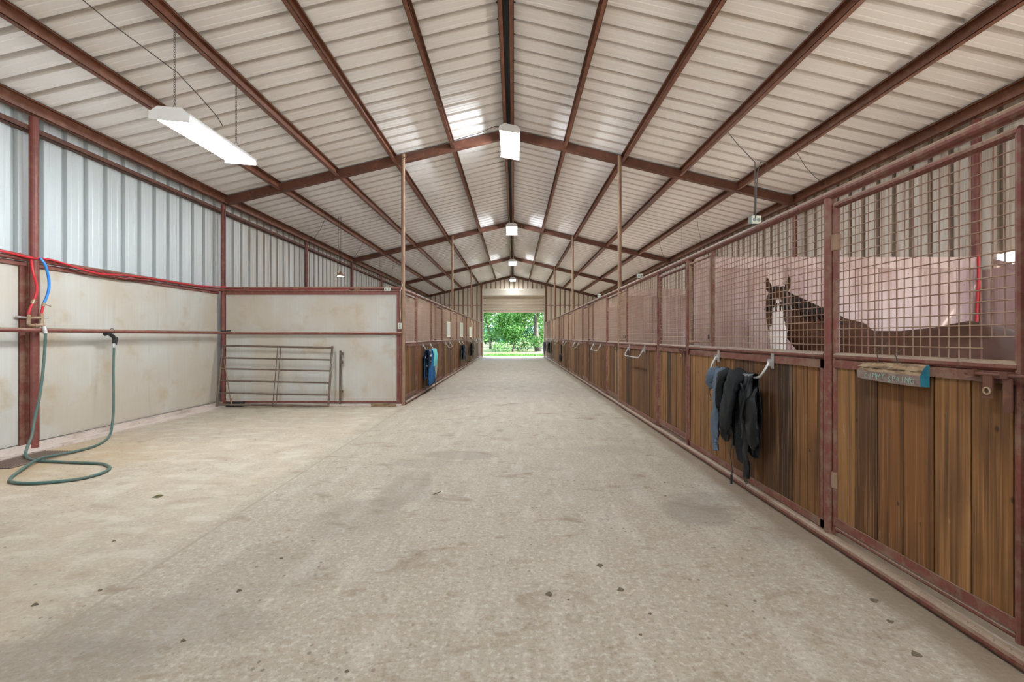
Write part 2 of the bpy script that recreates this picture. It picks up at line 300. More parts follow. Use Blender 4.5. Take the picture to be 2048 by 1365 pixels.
M['mane'] = mat('dark_mane', (0.015, 0.007, 0.0045), .8)
M['eye'] = mat('dark_eye', (.008, .005, .004), .1)
M['ridge_dark'] = mat('ridge_vent_mesh', (.05, .055, .055), .7)
M['roofcap'] = mat('grey_ridge_cap', (.30, .30, .30), .5)

# ---------------------------------------------------------------- mesh builder
class MB:
    def __init__(s): s.v = []; s.f = []; s.mi = []; s.t = []; s.mats = []
    def _m(s, m):
        if m is None: return 0
        if m not in s.mats: s.mats.append(m)
        return s.mats.index(m)
    def face(s, idx, m=0, t=0.5): s.f.append(tuple(idx)); s.mi.append(m); s.t.append(t)
    def box(s, a, b, m=None, t=.5, rot=None, piv=None):
        m = s._m(m); n0 = len(s.v)
        x0, y0, z0 = [min(p, q) for p, q in zip(a, b)]; x1, y1, z1 = [max(p, q) for p, q in zip(a, b)]
        pts = [Vector(p) for p in ((x0, y0, z0), (x1, y0, z0), (x1, y1, z0), (x0, y1, z0), (x0, y0, z1), (x1, y0, z1), (x1, y1, z1), (x0, y1, z1))]
        if rot is not None:
            c = Vector(piv) if piv is not None else sum(pts, Vector()) / 8
            pts = [rot @ (p - c) + c for p in pts]
        s.v += [tuple(p) for p in pts]
        for q in ((3, 2, 1, 0), (4, 5, 6, 7), (0, 1, 5, 4), (1, 2, 6, 5), (2, 3, 7, 6), (3, 0, 4, 7)): s.face([n0 + i for i in q], m, t)
        return s
    def loft(s, pts, rads, n=10, ref=(0, 1, 0), m=None, caps=True, t=.5, closed=False):
        m = s._m(m); pts = [Vector(p) for p in pts]; N = len(pts); n0 = len(s.v)
        ref = Vector(ref)
        if not isinstance(rads, (list, tuple)): rads = [rads] * N
        prev = None
        for i, p in enumerate(pts):
            if closed: d = pts[(i + 1) % N] - pts[i - 1]
            else: d = pts[min(i + 1, N - 1)] - pts[max(i - 1, 0)]
            if d.length < 1e-9: d = Vector((0, 0, 1))
            d.normalize()
            base = ref if prev is None else prev
            a = base - d * base.dot(d)
            if a.length < 1e-4:
                a = Vector((1, 0, 0)) - d * d.x
                if a.length < 1e-4: a = Vector((0, 1, 0)) - d * d.y
            a.normalize(); prev = a; b = d.cross(a)
            ra, rb = rads[i] if isinstance(rads[i], (tuple, list)) else (rads[i], rads[i])
            for k in range(n):
                an = 2 * pi * k / n
                s.v.append(tuple(p + a * (cos(an) * ra) + b * (sin(an) * rb)))
        for i in range(N if closed else N - 1):
            for k in range(n):
                j = (i + 1) % N
                s.face((n0 + i * n + k, n0 + i * n + (k + 1) % n, n0 + j * n + (k + 1) % n, n0 + j * n + k), m, t)
        if caps and not closed:
            s.face([n0 + k for k in range(n)][::-1], m, t); s.face([n0 + (N - 1) * n + k for k in range(n)], m, t)
        return s
    def cyl(s, a, b, r, n=10, m=None, r2=None, t=.5): return s.loft([a, b], [r, r if r2 is None else r2], n, (.3, .8, .1), m, True, t)
    def lathe(s, c, prof, n=20, m=None):
        return s.loft([(c[0], c[1], c[2] + z) for r, z in prof], [max(r, 1e-4) for r, z in prof], n, (1, 0, 0), m)
    def grid(s, fn, nu, nv, m=None, t=.5):
        m = s._m(m); n0 = len(s.v)
        for j in range(nv + 1):
            for i in range(nu + 1): s.v.append(tuple(fn(i / nu, j / nv)))
        for j in range(nv):
            for i in range(nu):
                a = n0 + j * (nu + 1) + i
                s.face((a, a + 1, a + nu + 2, a + nu + 1), m, t)
        return s
    def build(s, name, material=None, parent=None, smooth=False, origin=None, solid=0):
        me = bpy.data.meshes.new(name); o = Vector(origin) if origin is not None else Vector()
        vs = s.v if origin is None else [(v[0] - o.x, v[1] - o.y, v[2] - o.z) for v in s.v]
        me.from_pydata(vs, [], s.f); me.update()
        ms = s.mats if s.mats else [material]
        for mm in ms: me.materials.append(mm)
        if s.mats: me.polygons.foreach_set('material_index', s.mi)
        at = me.attributes.new('tint', 'FLOAT', 'FACE'); at.data.foreach_set('value', s.t)
        if smooth: me.polygons.foreach_set('use_smooth', [True] * len(me.polygons))
        ob = bpy.data.objects.new(name, me); COL.objects.link(ob); ob.location = o
        if parent is not None:
            ob.parent = parent
            ob.location = o - Vector(parent.get('_o', (0, 0, 0))) if origin is not None else -Vector(parent.get('_o', (0, 0, 0)))
        if smooth == 'auto':
            pass
        if solid:
            md = ob.modifiers.new('thickness', 'SOLIDIFY'); md.thickness = solid; md.offset = 0
        return ob

ROOTS = []
def tag(o, label, cat, group=None, kind=None):
    o['label'] = label; o['category'] = cat
    if group: o['group'] = group
    if kind: o['kind'] = kind
    return o
def thing(name, loc, label, cat, group=None):
    o = bpy.data.objects.new(name, None); COL.objects.link(o); o.location = loc; o['_o'] = tuple(loc); o.empty_display_size = .1
    ROOTS.append(o)
    return tag(o, label, cat, group)
def struct(o): o['kind'] = 'structure'; return o
def copy_tree(root, delta, label, group=None):
    r = root.copy(); COL.objects.link(r); r.location = root.location + Vector(delta); r['label'] = label
    if group: r['group'] = group
    for ch in list(root.children):
        c = ch.copy(); COL.objects.link(c); c.parent = r
        for g in ch.children:
            d = g.copy(); COL.objects.link(d); d.parent = c
    return r

# ================================================================ SETTING
def rib_profile(a0, a1, h=.045):
    P_ = .3048; pts = [(a0, 0)]
    k = math.floor(a0 / P_)
    while k * P_ < a1 + P_:
        c = k * P_
        for da, d in ((-.042, 0), (-.030, h), (.030, h), (.042, 0), (.094, 0), (.100, .005), (.108, .005), (.114, 0), (.192, 0), (.198, .005), (.206, .005), (.212, 0)):
            if a0 < c + da < a1: pts.append((c + da, d))
        k += 1
    pts.append((a1, 0)); return pts
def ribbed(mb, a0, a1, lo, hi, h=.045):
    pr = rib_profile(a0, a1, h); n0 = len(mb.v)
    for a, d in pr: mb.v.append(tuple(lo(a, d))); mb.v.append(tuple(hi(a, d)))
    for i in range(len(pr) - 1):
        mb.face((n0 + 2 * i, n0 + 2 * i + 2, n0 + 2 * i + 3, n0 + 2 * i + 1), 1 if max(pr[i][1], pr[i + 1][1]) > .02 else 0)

# floor slab
mb = MB(); mb.box((XL - .1, YN - .5, -.15), (XR + .1, 33.0, 0)); fl = struct(mb.build('floor', M['concrete']))
# ground outside
mb = MB(); mb.grid(lambda u, v: (-70 + 140 * u, 33.0 + 110 * v, -.06 + .25 * sin(u * 9) * v + 1.5 * v * v), 30, 20)
g = struct(mb.build('ground', M['ground']))
mb = MB(); mb.grid(lambda u, v: (-70 + 140 * u, -60 + (YN + .5 - .9 + 60 + .4) * v, -.06), 4, 4); struct(mb.build('ground', M['gravel']))
mb = MB()
for x0, x1 in ((XR + .11, 70), (-70, XL - .11)): mb.grid(lambda u, v, x0=x0, x1=x1: (x0 + (x1 - x0) * u, YN - .5 + (33 - YN + .5) * v, -.06), 2, 2)
struct(mb.build('ground', M['gravel']))

# roof sheets (two slopes)
mb = MB()
for sg in (-1, 1):
    xa, xb = XC + sg * .10, XC + sg * 5.95
    def pt(x, y, d): return (x, y, roof(x) + d)
    ribbed(mb, YN, YF + .1, lambda a, d: pt(xa, a, d), lambda a, d: pt(xb, a, d), .06)
mb.mats = [M['roof_sheet'], M['roof_rib']]; struct(mb.build('ceiling', solid=.002))
mb = MB(); mb.box((XC - .22, YN, 5.47), (XC + .22, YF + .1, 5.50)); mb.box((XC - .12, YN, 5.425), (XC + .12, YF + .1, 5.432), M['ridge_dark'])
mb.mats = [M['roofcap'], M['ridge_dark']]; mb.mi = [0] * 6 + [1] * 6
struct(mb.build('trim_1'))
WIN = (1.22, 2.08)     # stall window openings in the outer walls
# side walls, metal siding from the ground up
mb = MB(); xw = XL - .055
def walled(mb, xx, sg, y0, y1, wins, ztop, zlow=-.05):
    y = y0
    for (a, b) in wins:
        ribbed(mb, y, a, lambda q, d: (xx + sg * d, q, zlow), lambda q, d: (xx + sg * d, q, ztop))
        ribbed(mb, a, b, lambda q, d: (xx + sg * d, q, zlow), lambda q, d: (xx + sg * d, q, WIN[0]))
        ribbed(mb, a, b, lambda q, d: (xx + sg * d, q, WIN[1]), lambda q, d: (xx + sg * d, q, ztop)); y = b
    ribbed(mb, y, y1, lambda q, d: (xx + sg * d, q, zlow), lambda q, d: (xx + sg * d, q, ztop))
WL = [(c + 1.0, c + 2.9) for c in COLS[2:-1]]; WR = [(c + 1.0, c + 2.9) for c in COLS[1:-1]]
walled(mb, xw, -1, YN, YF + .05, WL, roof(xw) - .02); mb.mats = [M['siding'], M['siding_rib']]; struct(mb.build('wall_left', solid=.002))
mb = MB(); xw2 = XR + .06
walled(mb, xw2, 1, 5.52, YF + .05, WR, roof(xw2) - .02)
walled(mb, xw2, 1, YN, 5.52, [(-5.4, -3.5), (-1.7, .2), (2.0, 4.8)], 2.16)
ribbed(mb, YN, 5.52, lambda a, d: (xw2 + d, a, 2.29), lambda a, d: (xw2 + d, a, roof(xw2) - .02))
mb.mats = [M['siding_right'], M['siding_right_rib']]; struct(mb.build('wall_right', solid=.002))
# far gable wall with door opening
OX0, OX1, OZ = -2.04, 1.98, 4.50
mb = MB(); ye = YF + .02
ribbed(mb, XL - .1, OX0 - .02, lambda a, d: (a, ye + d, -.05), lambda a, d: (a, ye + d, roof(a) - .01))
ribbed(mb, OX1 + .02, XR + .1, lambda a, d: (a, ye + d, -.05), lambda a, d: (a, ye + d, roof(a) - .01))
ribbed(mb, OX0 - .02, XC, lambda a, d: (a, ye + d, OZ - .1), lambda a, d: (a, ye + d, roof(a) - .01))
ribbed(mb, XC, OX1 + .02, lambda a, d: (a, ye + d, OZ - .1), lambda a, d: (a, ye + d, roof(a) - .01))
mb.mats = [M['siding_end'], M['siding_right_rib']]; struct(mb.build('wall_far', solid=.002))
# near gable wall behind the camera, wide open doorway
mb = MB(); yn = YN
ribbed(mb, XL - .1, -2.9, lambda a, d: (a, yn - d, -.05), lambda a, d: (a, yn - d, roof(a) - .01))
ribbed(mb, 2.7, XR + .1, lambda a, d: (a, yn - d, -.05), lambda a, d: (a, yn - d, roof(a) - .01))
ribbed(mb, -2.9, XC, lambda a, d: (a, yn - d, 4.3), lambda a, d: (a, yn - d, roof(a) - .01))
ribbed(mb, XC, 2.7, lambda a, d: (a, yn - d, 4.3), lambda a, d: (a, yn - d, roof(a) - .01))
struct(mb.build('wall_near', M['siding_end'], solid=.002))

# kerb and dusty wash bay boards
mb = MB(); mb.box((XL - .02, YN, 0), (XL + .26, 9.3, .022)); mb.box((XL - .02, YN, 0), (XL + .07, 9.3, .07)); struct(mb.build('baseboard_left', M['kerb']))
mb = MB(); mb.box((XL + .26, 9.12, 0), (L - .02, 9.32, .03)); struct(mb.build('baseboard_back', M['kerb']))
mb = MB()
for (a, b) in ((YN + .05, -1.8), (-1.7, 1.85), (2.0, 5.48), (5.66, 9.16)): mb.box((XL - .02, a, .08), (XL + .0, b, 2.17))
for (a, b) in ((YN + .05, 1.85), (2.0, 5.48), (5.66, 9.16)): mb.box((XL + .0, a + .03, .105), (XL + .006, b - .03, 2.15))
tag(mb.build('wash_bay_lining', M['wash_panel']), 'stained off-white board lining on the left wall of the wash bay', 'wall panel')
mb = MB(); mb.box((XL + .12, 9.24, .06), (L - .12, 9.28, 2.17))
o = thing('wash_bay_partition', (-3.9, 9.26, 0), 'off-white partition board across the back of the wash bay behind the leaning gate', 'wall panel')
mb.build('board', M['wash_panel'], o)
mb = MB(); mb.box((XL + .1, 9.215, .05), (L - .1, 9.245, .085)); mb.box((XL + .1, 9.215, 2.15), (L - .08, 9.245, 2.20)); mb.box((L - .125, 9.205, .05), (L - .075, 9.245, 2.2))
mb.cyl((XL + .1, 9.26, 2.275), (L - .02, 9.26, 2.275), .03); mb.cyl((XL + .1, 9.24, 2.215), (L - .04, 9.24, 2.215), .02)
mb.build('frame', M['red_steel'], o)
mb = MB()
for xx in (-5.2, -4.25, -3.05): mb.box((xx - .05, 9.22, 2.22), (xx + .05, 9.29, 2.285))
mb.build('bracket', M['tan_steel'], o)

# ================================================================ BUILDING STEEL
def cpurlin(x0, y0, y1, h=.15, w=.062, face=1):
    """C section running along Y, hung under the roof sheet; face = side its flanges point to"""
    mb = MB(); t = .006; zt = roof(x0) - .003
    def q(dx, z): return x0 + face * dx, z
    # web, top flange, bottom flange, lip
    for (a, b) in (((0, 0), (t, -h)), ((0, -h), (w, -h + t)), ((0, 0), (w, -t)), ((w - t, -h), (w, -h + .018)), ((w - t, -.018), (w, 0))):
        mb.box((x0 + face * a[0], y0, zt + a[1]), (x0 + face * b[0], y1, zt + b[1]))
    return mb
PX = [1.125, 2.25, 3.375, 4.5]
WORDS = ['first', 'second', 'third', 'fourth']
for sg, side in ((-1, 'left'), (1, 'right')):
    for i, dx in enumerate(PX):
        mb = cpurlin(XC + sg * dx, YN, YF, face=-sg)
        tag(mb.build('roof_purlin', M['brown_steel']), f'rust-brown steel roof purlin, {WORDS[i]} one down the slope {side} of the ridge pair', 'purlin', 'long purlins under the roof')
    mb = cpurlin(XC + sg * .035, YN, YF, face=sg, h=.14)
    tag(mb.build('ridge_purlin', M['brown_steel']), f'rust-brown ridge purlin on the {side} of the dark slot at the peak', 'purlin', 'pair of ridge purlins')
    mb = cpurlin(XC + sg * (5.56 if sg < 0 else 5.58), YN, YF, face=-sg, h=.17, w=.07)
    tag(mb.build('eave_beam', M['brown_steel']), f'rust-brown eave beam where the roof meets the {side} wall', 'beam', 'eave beams')
mb = MB(); mb.box((XL - .05, YN, 3.745), (XL + .045, YF, 3.752)); mb.box((XL + .04, YN, 3.745), (XL + .045, YF, 3.81)); mb.box((XL - .05, YN, 3.745), (XL - .044, YF, 3.81))
tag(mb.build('wall_girt', M['dark_steel']), 'dark brown girt along the top of the left wall just below the eave beam', 'girt')
mb = MB(); mb.box((XR + .05, YN, 3.745), (XR - .045, YF, 3.752)); mb.box((XR - .04, YN, 3.745), (XR - .045, YF, 3.81))
tag(mb.build('wall_girt', M['dark_steel']), 'dark brown girt along the top of the right wall behind the stall mesh', 'girt')

RY = [9.30, 16.67, 24.01]
for i, y in enumerate(RY + [31.2]):
    o = thing('rafter_frame', (XC, y, 0), ['rusty rafter pair nearest the camera, behind the first ridge lamp', 'rusty rafter pair second from the camera', 'rusty rafter pair third from the camera', 'rusty rafter pair against the far gable wall'][i], 'rafter', 'gable rafter pairs')
    for sg in (-1, 1):
        mb = MB(); x1 = XC + sg * 5.55; h = .175; n0 = len(mb.v)
        for (a, b) in ((.03, .10),):
            vs = []
            for yy in (y + a - .06, y + b - .02):
                for (xx, dz) in ((XC + sg * .005, -.02), (x1, -.02), (x1, -h), (XC + sg * .005, -h)): vs.append((xx, yy, roof(xx) + dz - .008))
            mb.v += vs
            for q in ((0, 1, 2, 3), (7, 6, 5, 4), (0, 4, 5, 1), (1, 5, 6, 2), (2, 6, 7, 3), (3, 7, 4, 0)): mb.face(q)
        mb.build('rafter', M['dark_steel'], o)
    mb = MB(); mb.box((XC - .16, y - .045, roof(XC) - .22), (XC + .16, y - .033, roof(XC) - .05)); mb.build('gusset_plate', M['dark_steel'], o)

# wall columns
def column(x, y, z1, label, grp, r=.045, m='red_steel', nm='steel_post', cat='post'):
    mb = MB(); mb.cyl((x, y, 0), (x, y, z1), r, 14)
    return tag(mb.build(nm, M[m], smooth=False), label, cat, grp)
for i, y in enumerate([5.60, 9.25, 12.95, 16.62, 20.29, 23.96, 27.6]):
    column(XL + .06, y, 3.92 if i != 1 else 3.90, ['red round post on the left wall behind the hose valve', 'red round corner post of the wash bay behind the gate'][i] if i < 2 else f'red round left wall post rising above the wash bay partition, {ORD[i-2]} beyond the corner', 'left wall posts')
for i, y in enumerate([5.62, 9.25, 12.95]):
    column(XR - .08, y, 3.90, ['red round right wall post beside the red tube in the nearest stall', 'red round right wall post seen through the mesh behind the horse stall', 'red round right wall post, third from the camera'][i], 'right wall posts')
# angles beside the hose post
for (y0, y1, w) in ((5.485, 5.555, 'near'), (5.645, 5.715, 'far')):
    mb = MB(); mb.box((XL, y0, .02), (XL + .014, y1, 2.2)); mb.box((XL, y0 if w == 'far' else y1 - .008, .02), (XL + .05, y0 + .008 if w == 'far' else y1, 2.2))
    tag(mb.build('panel_angle', M['stall_steel']), f'dusty red vertical angle strip on the {w} side of the hose post', 'angle strip', 'angle strips beside the hose post')
mb = MB(); mb.cyl((XL + .05, YN + .05, 2.235), (XL + .05, 9.2, 2.235), .028, 12); mb.box((XL, YN + .05, 2.155), (XL + .03, 9.18, 2.205))
tag(mb.build('lining_top_rail', M['red_steel']), 'dusty red pipe and angle along the top of the left wash bay lining', 'rail')
# tie rail round the wash bay
o = thing('tie_rail', (XL + .14, 9.1, 0), 'red pipe tie rail at waist height around two sides of the wash bay', 'rail')
mb = MB(); mb.loft([(XL + .17, YN + .1, 1.41), (XL + .17, 8.95, 1.405), (XL + .20, 9.05, 1.40), (XL + .3, 9.12, 1.40), (L - .02, 9.14, 1.395)], .026, 12, (0, 0, 1)); mb.build('pipe', M['red_steel'], o, smooth=True)
for y in (1.9, 5.6): mb = MB(); mb.cyl((XL - .0, y, 1.405), (XL + .17, y, 1.405), .014); mb.build('standoff', M['red_steel'], o)
# tall posts at the stall rows
for i, y in enumerate(RY):
    for sg, x in ((-1, L), (1, R)):
        zt = roof(x) - .06
        column(x, y - .085 if i else 9.215, zt, f'tall dusty pipe post up to the rafter in the {"left" if sg < 0 else "right"} stall row, {ORD[i]} one', 'tall posts of the stall rows', .037, 'tan_steel', 'tall_post')
column(L - .055, 9.215, 2.2, 'red square-cut post at the end of the wash bay partition beside the tall post', None, .03, 'red_steel', 'steel_post')

# ================================================================ STALL FRONTS
PITCH = .0508
def wires(mb, side_x, y0, y1, z0, z1, fine=True, cut=None, r=.0030):
    n = 6 if fine else 4
    ny = max(2, round((y1 - y0) / PITCH)); nz = max(2, round((z1 - z0) / PITCH))
    for i in range(1, ny):
        y = y0 + (y1 - y0) * i / ny; zb = z0
        if cut and cut[0] < y < cut[1]: zb = cut[2]
        j = random.uniform(-.003, .003)
        mb.loft([(side_x, y + j, zb), (side_x, y - j, z1)], r, n, (1, 0, 0))
    for i in range(1, nz):
        z = z0 + (z1 - z0) * i / nz; ya = y0
        if cut and z < cut[2] - .01: ya = cut[1]
        mb.loft([(side_x + (.005 if side_x < 0 else -.005), ya, z), (side_x + (.005 if side_x < 0 else -.005), y1, z + random.uniform(-.003, .003))], r, n, (0, 0, 1))
def planks(mb, x0, x1, y0, y1, z0, z1, w=.185, tl=None):
    y = y0; k_ = 0
    while y < y1 - .02:
        ww = w * (random.uniform(.93, 1.07) if tl else random.uniform(.75, 1.25)); ye_ = min(y + ww, y1)
        if y1 - ye_ < .05: ye_ = y1
        dj = random.uniform(-.0025, .0025); mb.box((x0 + dj, y + .0045, z0), (x1 + dj, ye_ - .0045, z1), t=tl[k_ % len(tl)] if tl else random.random()); k_ += 1
        y = ye_
MIDZ, TOPZ = 1.208, 2.245
def stall_door(sx, y0, y1, label, group, fine=True):
    """sx: +1 right row, -1 left row; y0..y1 opening between posts"""
    X = R if sx > 0 else L
    o = thing('stall_door', (X, y1 - .05, 0), label, 'stall door', group)
    a, b = y0 + .055, y1 - .06
    mb = MB(); n = 10
    for yy in (a, b): mb.cyl((X, yy, .09), (X, yy, 2.17), .020, n)
    for zz, rr in ((2.165, .022), (MIDZ, .024), (.115, .018)): mb.cyl((X, a, zz), (X, b, zz), rr, n)
    mb.box((X - sx * .020, a, 1.135), (X - sx * .012, b, 1.183)); mb.box((X - sx * .020, a, .135), (X - sx * .012, b, .185))
    mb.build('frame', M['stall_steel'], o)
    mb = MB(); near = sx > 0 and y0 < 3
    planks(mb, X - sx * .009, X + sx * .018, a + .02, b - .02, .14, 1.18, tl=[.16, .50, .02, .02, .30, .52, .70] if near else None)
    mb.build('plank_infill', M['wood_near' if near else 'wood'], o)
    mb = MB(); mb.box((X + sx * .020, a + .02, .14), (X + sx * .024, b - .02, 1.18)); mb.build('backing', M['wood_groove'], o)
    mb = MB(); wires(mb, X, a + .015, b - .015, MIDZ + .02, 2.145, fine, cut=(a, a + .155, MIDZ + .125) if (fine and sx > 0 and y0 < 3) else None)
    mb.build('wire_mesh', M['wire'], o)
    for zz in (.42, 1.93):
        mb = MB(); mb.cyl((X, b + .002, zz - .05), (X, b + .002, zz + .05), .027, 10); mb.box((X - .012, b, zz - .02), (X + .012, b + .045, zz + .02)); mb.build('hinge', M['tan_steel'], o)
    l_ = MB(); xs = X - sx * .038
    l_.cyl((xs, a - .06, 1.17), (xs, a + .20, 1.17), .0085, 10)
    for yy in (a + .01, a + .15): l_.box((xs - .012, yy, 1.158), (X - sx * .015, yy + .03, 1.186))
    l_.box((xs - sx * .004 - .003, a + .075, 1.07), (xs - sx * .004 + .003, a + .115, 1.165)); l_.box((xs - .003, a + .0, 1.02), (xs + .003, a + .035, 1.16))
    lt = l_.build('latch', M['dark_steel'], o)
    l2 = MB(); l2.loft([(xs - sx * .01 + .0, a + .095 + .014 * cos(q), 1.10 + .014 * sin(q)) for q in [k * pi / 6 for k in range(12)]], .004, 6, (1, 0, 0), closed=True)
    l2.build('latch_ring', M['brass'], o)
    return o
def stall_panel(sx, y0, y1, label, group, fine=True):
    X = R if sx > 0 else L
    o = thing('stall_screen', (X, y0 + .05, 0), label, 'stall panel', group)
    a, b = y0 + .036, y1 - .036
    mb = MB()
    mb.cyl((X, a, MIDZ), (X, b, MIDZ), .026, 12)
    mb.box((X - sx * .022, a, 1.125), (X - sx * .013, b, 1.180)); mb.box((X - sx * .022, a, .075), (X - sx * .013, b, .125))
    mb.box((X - sx * .022, a, .075), (X - sx * .013, a + .03, 1.18)); mb.box((X - sx * .022, b - .03, .075), (X - sx * .013, b, 1.18))
    wy = b - .635
    mb.cyl((X, wy, MIDZ), (X, wy, TOPZ - .03), .017, 10)
    mb.build('frame', M['stall_steel'], o)
    mb = MB(); near = sx > 0 and y0 < 4; planks(mb, X - sx * .010, X + sx * .018, a + .005, b - .005, .08, 1.18, tl=[.43, .20, .86, .80, .0, .78, .30, .15, .43, .57, .50, .14, .57] if near else None); mb.build('plank_infill', M['wood_near' if near else 'wood'], o)
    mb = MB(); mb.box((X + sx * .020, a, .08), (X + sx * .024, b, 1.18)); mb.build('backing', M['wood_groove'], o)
    mb = MB(); wires(mb, X, a, wy - .012, MIDZ + .02, TOPZ - .02, fine); mb.build('wire_mesh', M['wire'], o)
    # little feed door
    f = MB(); fa, fb, z0, z1 = wy + .035, b - .02, 1.275, 2.17
    for yy in (fa, fb): f.cyl((X - sx * .01, yy, z0), (X - sx * .01, yy, z1), .012, 8)
    for zz in (z0, z1): f.cyl((X - sx * .01, fa, zz), (X - sx * .01, fb, zz), .014, 8)
    fd = f.build('feed_door', M['tan_steel'], o)
    w_ = MB(); wires(w_, X - sx * .01, fa, fb, z0, z1, fine)
    wm = w_.build('feed_door_mesh', M['wire'], fd); wm.location = (0, 0, 0)
    k = MB(); k.cyl((X - sx * .028, fa + .02, z0 + .03), (X - sx * .028, fa + .02, z0 + .075), .008, 8); k.box((X - sx * .03, fa, z0 + .04), (X - sx * .012, fa + .03, z0 + .052))
    kn = k.build('feed_door_catch', M['chain'], fd); kn.location = (0, 0, 0)
    return o
def rack(sx, y0, y1, label, group):
    X = (R if sx > 0 else L) - sx * .022
    o = thing('blanket_rack', (X, y0, 1.0), label, 'blanket rack', group)
    mb = MB(); xo = X - sx * .085
    p = [(X - sx * .02, y0 + .02, 1.145), (X - sx * .03, y0, 1.12), (X - sx * .07, y0 + .003, 1.05), (xo, y0 + .025, 1.015), (xo, y0 + .08, 1.0), (xo, y1 - .08, 1.0), (xo, y1 - .025, 1.015), (X - sx * .07, y1 - .003, 1.05), (X - sx * .03, y1, 1.12), (X - sx * .02, y1 - .02, 1.145)]
    mb.loft(p, .0105, 8, (0, 0, 1)); mb.build('bar', M['galv'], o, smooth=True)
    for yy in (y0 + .0, y1 - .0):
        mb = MB(); mb.box((X - sx * .0, yy - .02, 1.08), (X - sx * .005, yy + .02, 1.20)); mb.box((X - sx * .005, yy - .016, 1.10), (X - sx * .035, yy - .010, 1.155)); mb.box((X - sx * .005, yy + .010, 1.10), (X - sx * .035, yy + .016, 1.155))
        mb.cyl((X - sx * .022, yy - .024, 1.13), (X - sx * .022, yy + .024, 1.13), .006, 8)
        mb.build('bracket', M['galv'], o)
    return o

ROWS = {1: COLS[:], -1: COLS[2:]}
for sx in (1, -1):
    side = 'right' if sx > 0 else 'left'; X = R if sx > 0 else L; cols = ROWS[sx]
    dproto = pproto = None
    NS = len(cols) - 1
    for k in range(NS):
        y0, y1 = cols[k], cols[k + 1]; h = y0 + HOFF if y0 > 3 else 3.08
        dlab = f'plank and wire mesh stall door in the {side} row, {ORD[k]} door from the camera'
        plab = f'plank and wire mesh stall front panel in the {side} row, {ORD[k]} panel from the camera'
        if sx > 0 and k == 0: dlab = 'nearest plank and wire mesh stall door, the one with the carved wooden sign'
        if sx > 0 and k == 0: plab = 'plank and mesh stall panel in front of the horse head with clothes on its rack'
        gd, gp = f'stall doors of the {side} row', f'stall front panels of the {side} row'
        fine = (sx > 0 and k < 2)
        if fine or k == (2 if sx > 0 else 0):
            d = stall_door(sx, y0, h, dlab, gd, fine); p = stall_panel(sx, h, y1, plab, gp, fine)
            dproto, pproto, py = d, p, y0
        else:
            copy_tree(dproto, (0, y0 - py, 0), dlab, gd); copy_tree(pproto, (0, y0 - py, 0), plab, gp)
        if sx > 0 or k != 99:
            rack(sx, (y0 if y0 > 3 else 1.925) + 1.80, (y0 if y0 > 3 else 1.925) + 2.78, f'galvanised blanket bar on the {ORD[k]} panel of the {side} stall row', f'blanket bars of the {side} row')
        # hinge post
        mb = MB(); mb.cyl((X, h, 0), (X, h, TOPZ - .02), .034 if k == 0 else .030, 14)
        tag(mb.build('stall_post', M['stall_steel']), f'red pipe post on the hinge side of the {ORD[k]} {side} stall door', 'post', f'hinge posts of the {side} row')
    for k, y in enumerate(cols):
        if sx < 0 and k == 0: continue
        if any(abs(y - ry) < .12 for ry in RY): continue
        mb = MB(); mb.cyl((X, y, 0), (X, y, TOPZ - .02), .032, 14)
        tag(mb.build('stall_post', M['stall_steel']), f'red pipe post on the latch side between the {side} stalls, {ORD[k]} from the camera', 'post', f'latch posts of the {side} row')
    ya, yb = cols[0] - (.0 if sx > 0 else -.0), cols[-1]
    mb = MB(); mb.cyl((X, ya, TOPZ), (X, yb, TOPZ), .032, 14)
    tag(mb.build('top_pipe', M['stall_steel']), f'dusty red pipe running along the top of the {side} stall row', 'pipe')
    mb = MB(); mb.cyl((X - sx * .02, ya, .034), (X - sx * .02, yb, .034), .034, 14)
    tag(mb.build('base_pipe', M['stall_steel']), f'scuffed red pipe on the floor along the foot of the {side} stall row', 'pipe')

# partitions between the stalls
def partition(sx, y, label, g):
    x0, x1 = (R + .04, XR - .13) if sx > 0 else (XL + .15, L - .04)
    o = thing('stall_partition', ((x0 + x1) / 2, y, 0), label, 'stall partition', g)
    mb = MB(); x = x0
    while x < x1 - .01:
        w = random.uniform(.17, .26); xe = min(x + w, x1)
        if x1 - xe < .06: xe = x1
        mb.box((x + .003, y - .02, .02), (xe - .003, y + .02, 2.16), t=random.random()); x = xe
    mb.box((x0, y + .001, .02), (x1, y + .012, 2.15), t=.4)
    mb.build('boards', M['pale_wood'], o)
    mb = MB(); mb.box((x0, y - .045, 2.13), (x1, y + .045, 2.255), t=.3); mb.build('top_rail', M['pale_wood'], o)
    return o
for i, y in enumerate(COLS[1:-1]): partition(1, y + .0, f'pale pinkish plank partition inside the right stall row, {ORD[i]} from the camera', 'partitions of the right row')
for i, y in enumerate(COLS[3:-1]): partition(-1, y, f'pale pinkish plank partition inside the left stall row, {ORD[i]} from the camera', 'partitions of the left row')
